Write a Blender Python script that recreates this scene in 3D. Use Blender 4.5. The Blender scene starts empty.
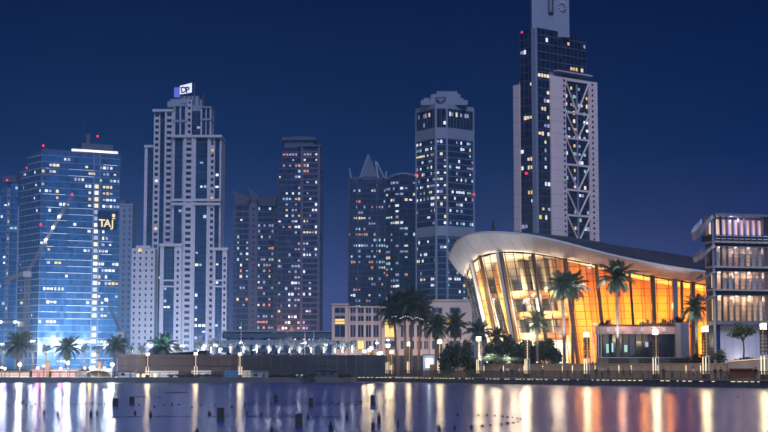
import bpy, bmesh, math, random
from math import radians as R, sin, cos, pi, sqrt, atan2, tan
from mathutils import Vector, Matrix
random.seed(7)
sc = bpy.context.scene
C = sc.collection

# ------------------------------------------------------------------ camera
FPX, HOR, CAMH = 1540.0, 368.0, 2.6           # focal length in photo pixels, horizon row, eye height over water
PITCH = math.atan((HOR - 216) / FPX)
cam = bpy.data.cameras.new('camera'); cam.sensor_width = 36; cam.lens = FPX / 768 * 36
cam.clip_start = 0.5; cam.clip_end = 12000
co = bpy.data.objects.new('camera', cam); C.objects.link(co)
co.location = (0, 0, CAMH); co.rotation_euler = (pi / 2 + PITCH, 0, 0)
sc.camera = co

# ------------------------------------------------------------------ sky (blue hour) and dim after-glow
SUN_EL, SUN_AZ = R(44), R(12)                  # the glow comes from behind the viewer, a little from the right
w = bpy.data.worlds.new('World'); sc.world = w; w.use_nodes = True
nt = w.node_tree; nt.nodes.clear()
out = nt.nodes.new('ShaderNodeOutputWorld'); bg = nt.nodes.new('ShaderNodeBackground')
sky = nt.nodes.new('ShaderNodeTexSky'); sky.sky_type = 'NISHITA'; sky.sun_disc = False
sky.sun_elevation = R(-5.5); sky.sun_rotation = pi - SUN_AZ; sky.altitude = 0; sky.dust_density = 1.5; sky.ozone_density = 3
tc = nt.nodes.new('ShaderNodeTexCoord'); sep = nt.nodes.new('ShaderNodeSeparateXYZ')
ramp = nt.nodes.new('ShaderNodeValToRGB'); ramp.color_ramp.interpolation = 'LINEAR'
nt.links.new(tc.outputs['Generated'], sep.inputs[0]); nt.links.new(sep.outputs['Z'], ramp.inputs[0])
e = ramp.color_ramp.elements
e[0].position = 0.0;  e[0].color = (.075, .105, .31, 1)
e[1].position = 1.0; e[1].color = (0, .005, .040, 1)
for p, c in ((.05, (.054, .084, .295)), (.10, (.017, .040, .160)), (.14, (.001, .022, .108)), (.185, (0, .013, .078)), (.24, (0, .0065, .055))):
    k = ramp.color_ramp.elements.new(p); k.color = (*c, 1)
mixs = nt.nodes.new('ShaderNodeMix'); mixs.data_type = 'RGBA'; mixs.blend_type = 'ADD'; mixs.inputs[0].default_value = 0.03
nt.links.new(ramp.outputs[0], mixs.inputs[6]); nt.links.new(sky.outputs[0], mixs.inputs[7])
nt.links.new(mixs.outputs[2], bg.inputs[0]); bg.inputs[1].default_value = 1.0
nt.links.new(bg.outputs[0], out.inputs[0])

sun = bpy.data.lights.new('after_glow', 'SUN'); sun.energy = 2.75; sun.angle = R(35); sun.color = (.60, .68, 1.0)
so = bpy.data.objects.new('after_glow', sun); C.objects.link(so)
sd = Vector((sin(SUN_AZ) * cos(SUN_EL), -cos(SUN_AZ) * cos(SUN_EL), sin(SUN_EL)))
so.rotation_euler = sd.to_track_quat('Z', 'Y').to_euler()

vs = sc.view_settings
vs.view_transform = 'Standard'; vs.look = 'None'; vs.gamma = 1; vs.use_curve_mapping = False; vs.exposure = 0
cy = sc.cycles
cy.use_denoising = True
cy.max_bounces = 5; cy.diffuse_bounces = 2; cy.glossy_bounces = 2; cy.transmission_bounces = 4
cy.transparent_max_bounces = 16; cy.volume_bounces = 0
cy.sample_clamp_indirect = 4; cy.sample_clamp_direct = 0
cy.caustics_reflective = False; cy.caustics_refractive = False

# ------------------------------------------------------------------ helpers
def P(px, py, D):
    """point at ground distance D that stands on the sight line of photo pixel (px, py)"""
    u = (px - 384) / FPX; v = (216 - py) / FPX
    t = D / (cos(PITCH) - v * sin(PITCH))
    return Vector((u * t, D, CAMH + t * (sin(PITCH) + v * cos(PITCH))))
def PX(px, D, py=340): return P(px, py, D).x
def PZ(py, D): return P(384, py, D).z
def V2(px, D, py=300):
    p = P(px, py, D); return Vector((p.x, p.y))

def mat(name, col, rough=.6, metal=0, var=.12, scale=1.0, bump=0, spec=.5, emit=None, estr=0, pane=None, streak=False):
    m = bpy.data.materials.new(name); m.use_nodes = True
    t = m.node_tree; b = t.nodes['Principled BSDF']
    b.inputs['Roughness'].default_value = rough; b.inputs['Metallic'].default_value = metal
    b.inputs['Specular IOR Level'].default_value = spec
    if emit:
        b.inputs['Emission Color'].default_value = (*emit, 1); b.inputs['Emission Strength'].default_value = estr
    geo = t.nodes.new('ShaderNodeNewGeometry')
    if pane:                                    # pane-by-pane difference in tint and gloss
        sn = t.nodes.new('ShaderNodeVectorMath'); sn.operation = 'SNAP'; sn.inputs[1].default_value = pane
        wn = t.nodes.new('ShaderNodeTexWhiteNoise')
        t.links.new(geo.outputs['Position'], sn.inputs[0]); t.links.new(sn.outputs[0], wn.inputs[0]); src = wn.outputs['Value']
    else:
        nz = t.nodes.new('ShaderNodeTexNoise'); nz.inputs['Scale'].default_value = scale; nz.inputs['Detail'].default_value = 5
        mp = t.nodes.new('ShaderNodeMapping'); mp.inputs['Scale'].default_value = (1, 1, .15 if streak else 1)
        t.links.new(geo.outputs['Position'], mp.inputs[0]); t.links.new(mp.outputs[0], nz.inputs[0]); src = nz.outputs['Fac']
    rp = t.nodes.new('ShaderNodeMapRange'); rp.inputs[1].default_value = .25 if not pane else 0; rp.inputs[2].default_value = .75 if not pane else 1
    rp.inputs[3].default_value = 1 - var; rp.inputs[4].default_value = 1 + var
    t.links.new(src, rp.inputs[0])
    mx = t.nodes.new('ShaderNodeVectorMath'); mx.operation = 'SCALE'; mx.inputs[0].default_value = col
    t.links.new(rp.outputs[0], mx.inputs['Scale']); t.links.new(mx.outputs[0], b.inputs['Base Color'])
    if pane:
        rr = t.nodes.new('ShaderNodeMapRange'); rr.inputs[3].default_value = rough * .6; rr.inputs[4].default_value = rough * 1.6
        t.links.new(src, rr.inputs[0]); t.links.new(rr.outputs[0], b.inputs['Roughness'])
    if bump:
        n2 = t.nodes.new('ShaderNodeTexNoise'); n2.inputs['Scale'].default_value = scale * 6
        bp = t.nodes.new('ShaderNodeBump'); bp.inputs['Strength'].default_value = bump; bp.inputs['Distance'].default_value = .05
        t.links.new(geo.outputs['Position'], n2.inputs[0]); t.links.new(n2.outputs[0], bp.inputs['Height']); t.links.new(bp.outputs[0], b.inputs['Normal'])
    return m
def glow(name, col, strength, sampled=True):
    m = bpy.data.materials.new(name); m.use_nodes = True; t = m.node_tree
    b = t.nodes['Principled BSDF']; b.inputs['Base Color'].default_value = (*[min(.8, c) for c in col], 1); b.inputs['Roughness'].default_value = .4
    b.inputs['Emission Color'].default_value = (*col, 1); b.inputs['Emission Strength'].default_value = strength
    if not sampled: m.cycles.emission_sampling = 'NONE'
    return m

M = {}
M['white_stone'] = mat('white_stone', (.54, .51, .55), .7, var=.10, scale=.08, streak=True)
M['pale_stone'] = mat('pale_stone', (.84, .66, .62), .7, var=.08, scale=.08, streak=True)
M['grey_stone'] = mat('grey_stone', (.27, .30, .38), .7, var=.10, scale=.1, streak=True)
M['dark_stone'] = mat('dark_stone', (.075, .085, .14), .6, var=.15, scale=.1, streak=True)
M['rose_stone'] = mat('rose_stone', (.12, .10, .16), .6, var=.15, scale=.1, streak=True)
M['beige_stone'] = mat('beige_stone', (.52, .42, .37), .75, var=.08, scale=.3, streak=True)
M['blue_glass'] = mat('blue_glass', (.03, .12, .30), .16, var=.35, spec=.8, pane=(1.9, 1.9, 3.55))
M['navy_glass'] = mat('navy_glass', (.010, .028, .085), .14, var=.5, spec=.7, pane=(2.1, 2.1, 3.5))
M['violet_glass'] = mat('violet_glass', (.018, .026, .08), .18, var=.5, spec=.6, pane=(2.1, 2.1, 3.5))
M['hazed_glass'] = mat('hazed_glass', (.05, .06, .13), .3, var=.6, spec=.5, pane=(1.7, 1.7, 2.95))  # lighter blue than the other glass: haze over the doors painted into the colour
M['black_glass'] = mat('black_glass', (.010, .018, .045), .12, var=.6, spec=.6, pane=(2.1, 2.1, 3.5))
M['white_paint'] = mat('white_paint', (.75, .76, .80), .5, var=.05, scale=.2)
M['metal_grey'] = mat('metal_grey', (.30, .31, .36), .4, metal=.6, var=.1)
M['dark_metal'] = mat('dark_metal', (.035, .034, .038), .45, metal=.4, var=.2)
M['bronze'] = mat('bronze', (.14, .085, .045), .45, metal=.5, var=.2, scale=2)
M['soffit'] = mat('soffit', (.50, .46, .46), .55, var=.09, scale=.35, bump=.05)
M['roof_metal'] = mat('roof_metal', (.055, .05, .075), .4, metal=.3, var=.2, scale=.2)
M['timber'] = mat('timber', (.75, .35, .07), .5, var=.25, scale=.5, streak=True)
M['timber_red'] = mat('timber_red', (.52, .22, .06), .5, var=.25, scale=.5, streak=True)
M['cream'] = mat('cream', (.78, .66, .48), .6, var=.08, scale=.3)
M['walnut'] = mat('walnut', (.30, .15, .06), .5, var=.25, scale=.6, streak=True)
M['asphalt'] = mat('asphalt', (.05, .05, .055), .9, var=.2, scale=.3)
M['paving'] = mat('paving', (.26, .22, .19), .8, var=.2, scale=.8)
M['quay'] = mat('quay', (.10, .09, .08), .8, var=.3, scale=.7, bump=.4)
M['deck'] = mat('deck', (.16, .12, .09), .7, var=.25, scale=1.2)
M['terrace_wall'] = mat('terrace_wall', (.40, .31, .25), .8, var=.16, scale=.6, streak=True, bump=.2)
M['hoarding'] = mat('hoarding', (.075, .05, .045), .75, var=.35, scale=.18, bump=.2)
M['hoarding_dark'] = mat('hoarding_dark', (.028, .025, .034), .75, var=.35, scale=.2, bump=.2)
M['hoarding_b'] = mat('hoarding_b', (.10, .066, .055), .7, var=.35, scale=.3, bump=.2)
M['hoarding_dark_b'] = mat('hoarding_dark_b', (.036, .033, .045), .7, var=.35, scale=.3, bump=.2)
M['bark'] = mat('bark', (.16, .11, .08), .9, var=.35, scale=2.5, bump=.6)
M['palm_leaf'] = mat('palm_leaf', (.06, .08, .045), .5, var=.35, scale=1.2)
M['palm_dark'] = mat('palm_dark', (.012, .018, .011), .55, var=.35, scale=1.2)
M['palm_dry'] = mat('palm_dry', (.14, .10, .06), .7, var=.35, scale=1.2)
M['leaf'] = mat('leaf', (.017, .025, .012), .6, var=.45, scale=1.5)
M['leaf_bright'] = mat('leaf_bright', (.09, .12, .06), .5, var=.4, scale=2)
M['leaf_lit'] = mat('leaf_lit', (.30, .34, .36), .6, var=.3, scale=2)  # pale blue-white: the lamplight on the leaves is put into the colour
M['skin'] = mat('skin', (.35, .22, .15), .6)
M['hair'] = mat('hair', (.02, .015, .012), .6)
M['float_black'] = mat('float_black', (.014, .014, .018), .5, var=.3, scale=5)
M['crane_paint'] = mat('crane_paint', (.50, .40, .34), .5, var=.15, scale=1)
M['letter_dark'] = mat('letter_dark', (.05, .05, .12), .6)
M['red_cloth'] = mat('red_cloth', (.42, .06, .035), .7, var=.2, scale=2)
M['blue_cloth'] = mat('blue_cloth', (.05, .16, .35), .7, var=.2, scale=2)
M['pink_panel'] = mat('pink_panel', (.70, .42, .38), .7, var=.2, scale=.8)
M['white_canvas'] = mat('white_canvas', (.75, .75, .68), .7, var=.06, scale=1)
# lights that the photo shows lit
WIN = {
 'warm': glow('window_light_warm', (1.0, .76, .44), 1.15, False),
 'white': glow('window_light_white', (.92, .95, 1.0), 1.2, False),
 'yellow': glow('window_light_yellow', (1.0, .60, .16), 1.0, False),
 'teal': glow('window_light_teal', (.45, .85, 1.0), .8, False),
 'orange': glow('window_light_orange', (1.0, .33, .14), .75, False),
 'dim': glow('window_light_dim', (.62, .66, .85), .32, False),
 'green': glow('window_light_green', (.45, .9, .62), .5, False),
}
M['lantern'] = glow('lantern_glass', (1.0, .76, .40), 120)
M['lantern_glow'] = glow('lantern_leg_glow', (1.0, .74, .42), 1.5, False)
M['flood'] = glow('flood_lamp_glass', (1.0, .95, .92), 1100)
M['flood_small'] = glow('small_lamp_glass', (.95, .96, 1.0), 22)
M['street_white'] = glow('street_lamp_glass', (.85, .92, 1.0), 26)
M['amber_lamp'] = glow('amber_lamp_glass', (1.0, .42, .08), 26)
M['beacon'] = glow('beacon_red', (1.0, .012, .04), 5, True)
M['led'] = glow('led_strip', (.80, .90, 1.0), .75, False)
M['roof_led'] = glow('roof_led', (1.0, .95, .92), 1.8, False)
M['sign_gold'] = glow('sign_gold', (1.0, .72, .32), 1.2, False)
M['sign_white'] = glow('sign_white', (.80, .84, 1.0), 1.15, False)
M['sign_violet'] = glow('sign_violet', (.22, .26, .95), .30, False)
M['edge_led'] = glow('edge_led', (1.0, .82, .40), 1.6, False)
M['lav_panel'] = glow('lavender_panel', (.42, .42, 1.0), .62, False)
M['pink_light'] = glow('pink_light', (1.0, .55, .42), .7, False)
M['warm_panel'] = glow('warm_panel', (1.0, .60, .32), .75, False)
M['pale_panel'] = glow('pale_panel', (1.0, .82, .66), .8, False)
M['fairy'] = glow('fairy_light', (.85, .92, 1.0), 2.5, False)
M['violet'] = glow('violet_light', (.42, .20, 1.0), 60)
M['magenta'] = glow('magenta_light', (1.0, .12, .55), 70)

class MB:
    def __init__(s): s.v = []; s.f = []
    def box(s, x0, x1, y0, y1, z0, z1):
        s.hexa([(x0, y0, z0), (x1, y0, z0), (x1, y1, z0), (x0, y1, z0), (x0, y0, z1), (x1, y0, z1), (x1, y1, z1), (x0, y1, z1)]); return s
    def hexa(s, p):
        n = len(s.v); s.v += [tuple(q) for q in p]
        s.f += [tuple(n + i for i in q) for q in ((3, 2, 1, 0), (4, 5, 6, 7), (0, 1, 5, 4), (1, 2, 6, 5), (2, 3, 7, 6), (3, 0, 4, 7))]; return s
    def quad(s, a, b, c, d):
        n = len(s.v); s.v += [tuple(a), tuple(b), tuple(c), tuple(d)]; s.f.append((n, n + 1, n + 2, n + 3)); return s
    def bar(s, a, b, r, r2=None, up=(0, 0, 1)):
        """square bar from a to b; r half width, r2 half depth"""
        a = Vector(a); b = Vector(b); d = (b - a).normalized(); r2 = r if r2 is None else r2
        upv = Vector(up)
        if abs(d.dot(upv)) > .99: upv = Vector((0, 1, 0))
        x = d.cross(upv).normalized(); y = x.cross(d).normalized()
        q = []
        for c in (a, b):
            q += [c - x * r - y * r2, c + x * r - y * r2, c + x * r + y * r2, c - x * r + y * r2]
        return s.hexa(q)
    def tube(s, pts, rad, seg=8, cap=True):
        base = len(s.v); n = len(pts); pts = [Vector(p) for p in pts]
        for i, p in enumerate(pts):
            d = (pts[min(i + 1, n - 1)] - pts[max(i - 1, 0)]).normalized()
            a = Vector((1, 0, 0)) if abs(d.x) < .9 else Vector((0, 1, 0))
            x = d.cross(a).normalized(); y = d.cross(x)
            r = rad[i] if hasattr(rad, '__len__') else rad
            s.v += [tuple(p + x * r * cos(2 * pi * k / seg) + y * r * sin(2 * pi * k / seg)) for k in range(seg)]
        for i in range(n - 1):
            for k in range(seg):
                k2 = (k + 1) % seg
                s.f.append((base + i * seg + k, base + i * seg + k2, base + (i + 1) * seg + k2, base + (i + 1) * seg + k))
        if cap:
            s.f.append(tuple(base + k for k in range(seg))[::-1]); s.f.append(tuple(base + (n - 1) * seg + k for k in range(seg)))
        return s
    def prism(s, poly, z0, z1):
        n = len(poly); b = len(s.v)
        z1s = z1 if hasattr(z1, '__len__') else [z1] * n
        s.v += [(p[0], p[1], z0) for p in poly] + [(p[0], p[1], z) for p, z in zip(poly, z1s)]
        s.f.append(tuple(range(b, b + n))[::-1]); s.f.append(tuple(range(b + n, b + 2 * n)))
        for i in range(n):
            j = (i + 1) % n; s.f.append((b + i, b + j, b + n + j, b + n + i))
        return s
    def build(s, name, m, parent=None, smooth=False, kind=None, local=True):
        me = bpy.data.meshes.new(name)
        off = Vector((0, 0, 0))
        if parent is not None and local: off = parent.matrix_world.translation if False else Vector(parent.get('_o', (0, 0, 0)))
        me.from_pydata([(v[0] - off.x, v[1] - off.y, v[2] - off.z) for v in s.v], [], s.f); me.update()
        bm = bmesh.new(); bm.from_mesh(me); bmesh.ops.recalc_face_normals(bm, faces=bm.faces); bm.to_mesh(me); bm.free()
        if smooth:
            for p in me.polygons: p.use_smooth = True
        me.materials.append(M[m] if isinstance(m, str) else m)
        o = bpy.data.objects.new(name, me); C.objects.link(o)
        if parent is not None: o.parent = parent
        if kind: o['kind'] = kind
        return o
def thing(name, label, cat, loc=(0, 0, 0), group=None, rz=0):
    o = bpy.data.objects.new(name, None); C.objects.link(o); o.empty_display_size = .5
    o.location = loc; o.rotation_euler = (0, 0, rz); o['label'] = label; o['category'] = cat
    o['_o'] = tuple(loc)
    if group: o['group'] = group
    return o
def tag(o, label, cat, group=None):
    o['label'] = label; o['category'] = cat
    if group: o['group'] = group
    return o
def struct(o): o['kind'] = 'structure'; return o
def child(name, me, parent, loc=(0, 0, 0), rot=(0, 0, 0), scale=(1, 1, 1)):
    o = bpy.data.objects.new(name, me); C.objects.link(o); o.parent = parent
    o.location = loc; o.rotation_euler = rot; o.scale = scale; return o
def copy_tree(o, parent=None, label=None):
    c = o.copy(); C.objects.link(c); c.parent = parent
    if label: c['label'] = label
    for ch in o.children: copy_tree(ch, c)
    return c
def lamp(name, parent, loc, power, col, radius=.3, typ='POINT', rot=None, spot=None, size=None, off=True):
    l = bpy.data.lights.new(name, typ); l.energy = power; l.color = col
    if typ == 'AREA':
        l.shape = 'RECTANGLE'; l.size, l.size_y = size
    else: l.shadow_soft_size = radius
    if typ == 'SPOT': l.spot_size = spot; l.spot_blend = .6
    o = bpy.data.objects.new(name, l); C.objects.link(o); o.location = loc
    if rot is not None: o.rotation_euler = rot
    if parent is not None:
        o.parent = parent
        if off: o.location = Vector(loc) - Vector(parent.get('_o', (0, 0, 0)))
    return o
UNIT = {}
def unit_box(m):
    """one-metre pane, origin in its middle, shared by all windows of a colour"""
    if m.name not in UNIT:
        me = bpy.data.meshes.new('pane'); b = MB().box(-.5, .5, -.05, .05, -.5, .5)
        me.from_pydata(b.v, [], b.f); me.materials.append(m); UNIT[m.name] = me
    return UNIT[m.name]

# ------------------------------------------------------------------ towers
class Tower:
    def __init__(s, name, label, cat, loc, group=None):
        s.root = thing(name, label, cat, loc, group); s.mb = {}; s.nw = 0
    def m(s, part, material, kind=None):
        k = (part, material, kind) if kind else (part, material, kind, len(s.mb))
        if k not in s.mb: s.mb[k] = MB()
        return s.mb[k]
    def done(s):
        for k, b in s.mb.items(): b.build(k[0], k[1], s.root, kind=k[2])
        return s.root
class Face:
    def __init__(s, T, p0, p1):
        s.T = T; s.p0 = Vector(p0); s.L = (Vector(p1) - s.p0).length; s.u = (Vector(p1) - s.p0) / s.L; s.n = Vector((s.u.y, -s.u.x))
        s.rz = atan2(s.u.y, s.u.x)
    def pt(s, u, n, z):
        q = s.p0 + s.u * u + s.n * n; return Vector((q.x, q.y, z))
    def at(s, px, py=300):
        """distance along the face of the vertical line through photo column px"""
        D = s.p0.y
        for _ in range(6):
            x = PX(px, D, py); u = (x - s.p0.x) / s.u.x if abs(s.u.x) > 1e-4 else 0; D = s.p0.y + s.u.y * u
        return u
    def box(s, part, material, u0, u1, n0, n1, z0, z1, kind=None):
        b = s.T.m(part, material, kind)
        b.hexa([s.pt(u0, n1, z0), s.pt(u1, n1, z0), s.pt(u1, n0, z0), s.pt(u0, n0, z0), s.pt(u0, n1, z1), s.pt(u1, n1, z1), s.pt(u1, n0, z1), s.pt(u0, n0, z1)])
    def win(s, u, z, w_, h_, col, n=.06):
        if s.T.nw >= 298: return
        s.T.nw += 1
        o = s.T.root['_o']; q = s.pt(u, n, z) - Vector(o)
        child('window', unit_box(WIN[col]), s.T.root, q, (0, 0, s.rz), (w_, 1, h_))
    def glass(s, u0, u1, z0, z1, fh=3.5, material='navy_glass', n=0, depth=14, band=None, bh=.35, bn=.22, mull=None, mp=3.0, mn=.12, mw=.09,
              lit=0, cols=('warm', 'white', 'yellow'), ww=1.35, part='glazing', every=1, runs=.3):
        s.box(part, material, u0, u1, n - depth, n, z0, z1)
        nf = max(1, int((z1 - z0) / fh))
        if band:
            for i in range(0, nf + 1, every):
                z = z0 + i * fh
                if z + bh <= z1 + .4: s.box('floor_bands', band, u0 - .02, u1 + .02, n - .3, n + bn, z - bh / 2, z + bh / 2, 'stuff')
        if mull:
            k = max(1, round((u1 - u0) / mp))
            for j in range(k + 1):
                u = u0 + (u1 - u0) * j / k
                s.box('mullions', mull, u - mw, u + mw, n - .3, n + mn, z0, z1, 'stuff')
        if lit:
            k = max(1, int((u1 - u0) / (ww + .25))); st = (u1 - u0) / k
            colp = [random.random() ** 1.5 * 2 for _ in range(k)]
            for i in range(nf):
                fl = random.choice((.5, .7, 1, 1, 1.6))
                j = 0
                while j < k:
                    if random.random() < lit * fl * (.35 + colp[j]) * 1.25:
                        c = random.choice(cols); run = 1
                        while random.random() < runs and j + run < k: run += 1
                        for q in range(run):
                            s.win(u0 + st * (j + q + .5), z0 + i * fh + fh * .52, st * random.uniform(.55, .85), fh * random.uniform(.30, .50), c if random.random() < .68 else 'dim', n + .06)
                        j += run
                    j += 1
    def balcony(s, u0, u1, z0, z1, fh=3.5, wall='white_stone', n=0, depth=14, out_=1.1, lit=0, cols=('warm', 'white')):
        """stack of balconies: back wall, dark doors, slab with solid pale parapet"""
        s.box('wall', wall, u0, u1, n - depth, n - out_, z0, z1)
        e_ = (u1 - u0) * .24
        s.box('wall', wall, u0, u0 + e_, n - out_, n + .05, z0, z1); s.box('wall', wall, u1 - e_, u1, n - out_, n + .05, z0, z1)
        nf = int((z1 - z0) / fh)
        for i in range(nf):
            z = z0 + i * fh
            s.box('balcony_fronts', wall, u0 + e_ - .05, u1 - e_ + .05, n - out_ + .02, n + .35, z, z + fh * .46, 'stuff')
            s.box('balcony_doors', 'hazed_glass', u0 + e_, u1 - e_, n - out_ + .01, n - out_ + .06, z + fh * .47, z + fh * .94, 'stuff')
            if lit and random.random() < lit: s.win((u0 + u1) / 2, z + fh * .68, (u1 - u0) * .5, fh * .5, random.choice(cols), n - out_ + .1)
    def pier(s, u0, u1, z0, z1, wall='white_stone', n=0, depth=14, fh=3.5, holes=0, hw=.9, part='wall', hmat='black_glass'):
        s.box(part, wall, u0, u1, n - depth, n, z0, z1)
        for i in range(1, int((z1 - z0) / (fh * 1.5))): s.box('panel_joints', 'dark_stone', u0, u1, n - .05, n + .012, z0 + i * fh * 1.5 - .05, z0 + i * fh * 1.5 + .05, 'stuff')
        if holes:
            for i in range(int((z1 - z0) / fh)):
                for j in range(holes):
                    u = u0 + (u1 - u0) * (j + .5) / holes; z = z0 + i * fh + fh * .5
                    s.box('small_windows', hmat, u - hw / 2, u + hw / 2, n - .1, n + .04, z - fh * .22, z + fh * .22, 'stuff')
def front(T, D):                                  # a face square to the lake at distance D, u is world X
    f = Face(T, (0, D), (1, D)); return f
def beacon(f, u, z, n=0, h=2.0, r=.55):
    r *= .68
    o = f.T.root['_o']
    b = MB(); q = f.pt(u, n, z); b.tube([q, q + Vector((0, 0, h))], .12, 6)
    st = b.build('beacon_post', 'dark_metal', f.T.root)
    b = MB(); b.tube([q + Vector((0, 0, h)), q + Vector((0, 0, h + .3 * r)), q + Vector((0, 0, h + 1.4 * r)), q + Vector((0, 0, h + 2 * r))], [r * .7, r, r, r * .4], 10)
    b.build('beacon_light', 'beacon', f.T.root, smooth=True)
def text_mesh(ch, size, m, depth=.1):
    cu = bpy.data.curves.new('letter', 'FONT'); cu.body = ch; cu.size = size; cu.extrude = depth; cu.align_x = 'CENTER'; cu.offset = size * .02
    o = bpy.data.objects.new('letter', cu); C.objects.link(o)
    dg = bpy.context.evaluated_depsgraph_get(); me = bpy.data.meshes.new_from_object(o.evaluated_get(dg))
    bpy.data.objects.remove(o); me.materials.clear(); me.materials.append(M[m]); return me

GZ = 0.9      # city ground
# ---- setting: water, city ground, quay
def water_mat():
    m = bpy.data.materials.new('lake_water'); m.use_nodes = True; t = m.node_tree; b = t.nodes['Principled BSDF']
    b.inputs['Base Color'].default_value = (.022, .045, .24, 1); b.inputs['Roughness'].default_value = .20; b.inputs['IOR'].default_value = 2.1
    b.inputs['Specular IOR Level'].default_value = .9
    geo = t.nodes.new('ShaderNodeNewGeometry'); mp = t.nodes.new('ShaderNodeMapping'); mp.inputs['Scale'].default_value = (.25, .9, 1)
    nz = t.nodes.new('ShaderNodeTexNoise'); nz.inputs['Scale'].default_value = .8; nz.inputs['Detail'].default_value = 4
    bp = t.nodes.new('ShaderNodeBump'); bp.inputs['Strength'].default_value = .16; bp.inputs['Distance'].default_value = .05
    t.links.new(geo.outputs['Position'], mp.inputs[0]); t.links.new(mp.outputs[0], nz.inputs[0]); t.links.new(nz.outputs[0], bp.inputs['Height']); t.links.new(bp.outputs[0], b.inputs['Normal'])
    return m
M['water'] = water_mat()
b = MB(); b.quad((-500, -120, 0), (500, -120, 0), (500, 330, 0), (-500, 330, 0)); struct(b.build('lake_water', 'water'))

# bank line (left bank, corner, promenade), in plan
BANK = [(-420, 274), (PX(0, 274), 274), (PX(200, 276), 276), (PX(350, 284), 284)]
PROM = [(PX(q, d_), d_) for q, d_ in ((357, 300), (388, 294), (409, 288), (439, 276), (478, 263), (526, 249), (585, 236), (653, 223), (703, 214), (768, 204))] + [(130, 165), (420, 140)]
edge = BANK + PROM
poly = edge + [(5000, 140), (5000, 6000), (-5000, 6000), (-5000, 266)]
b = MB(); n = len(poly)
b.v = [(p[0], p[1], GZ) for p in poly]; b.f = [tuple(range(n))]
g = b.build('ground', 'asphalt'); struct(g)
b = MB()
for (p, q) in zip(edge[:-1], edge[1:]): b.quad((p[0], p[1], -.6), (q[0], q[1], -.6), (q[0], q[1], GZ + .02), (p[0], p[1], GZ + .02))
struct(b.build('quay_wall', 'quay'))
def along(pts, t):
    L = [0]
    for p, q in zip(pts[:-1], pts[1:]): L.append(L[-1] + (Vector(q) - Vector(p)).length)
    s = t * L[-1] if t <= 1 else t
    for i in range(len(pts) - 1):
        if s <= L[i + 1] or i == len(pts) - 2:
            k = (s - L[i]) / (L[i + 1] - L[i]); p = Vector(pts[i]).lerp(Vector(pts[i + 1]), k)
            d = (Vector(pts[i + 1]) - Vector(pts[i])).normalized(); return p, d
def prom_at(px, back=0.0):
    """point on the promenade edge seen in photo column px, moved back from the water"""
    best = None
    for i in range(801):
        p, d = along(PROM[:11], i / 800); nn = Vector((-d.y, d.x)); nn = nn if nn.y > 0 else -nn
        q = p + nn * back; x = 384 + FPX * q.x / q.y * cos(PITCH)
        if best is None or abs(x - px) < best[0]: best = (abs(x - px), q, d)
    return best[1], best[2]
def offset_line(pts, d_):
    r = []
    for i, p in enumerate(pts):
        a = Vector(pts[max(i - 1, 0)]); c = Vector(pts[min(i + 1, len(pts) - 1)]); d = (c - a).normalized(); nn = Vector((-d.y, d.x)); nn = nn if nn.y > 0 else -nn
        r.append(Vector(p) + nn * d_)
    return r
PL = PROM[:11]
b = MB(); o0 = [Vector(p) for p in PL]; o1 = offset_line(PL, 9)
for i in range(len(PL) - 1):
    b.hexa([(*o0[i], GZ + .004), (*o0[i + 1], GZ + .004), (*o1[i + 1], GZ + .004), (*o1[i], GZ + .004), (*o0[i], GZ + .05), (*o0[i + 1], GZ + .05), (*o1[i + 1], GZ + .05), (*o1[i], GZ + .05)])
struct(b.build('promenade', 'deck'))
# raised plaza behind the terrace wall
PLZ = 3.3
back = offset_line(PL[1:], 9.6)
poly = [tuple(v) for v in back] + [(160, 420), (PX(430, 420), 420)]
b = MB(); b.prism(poly, GZ + .01, PLZ); struct(b.build('plaza', 'paving'))

# ------------------------------------------------------------------ skyline
def base_loc(px, D): return (PX(px, D), D, GZ)

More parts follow.
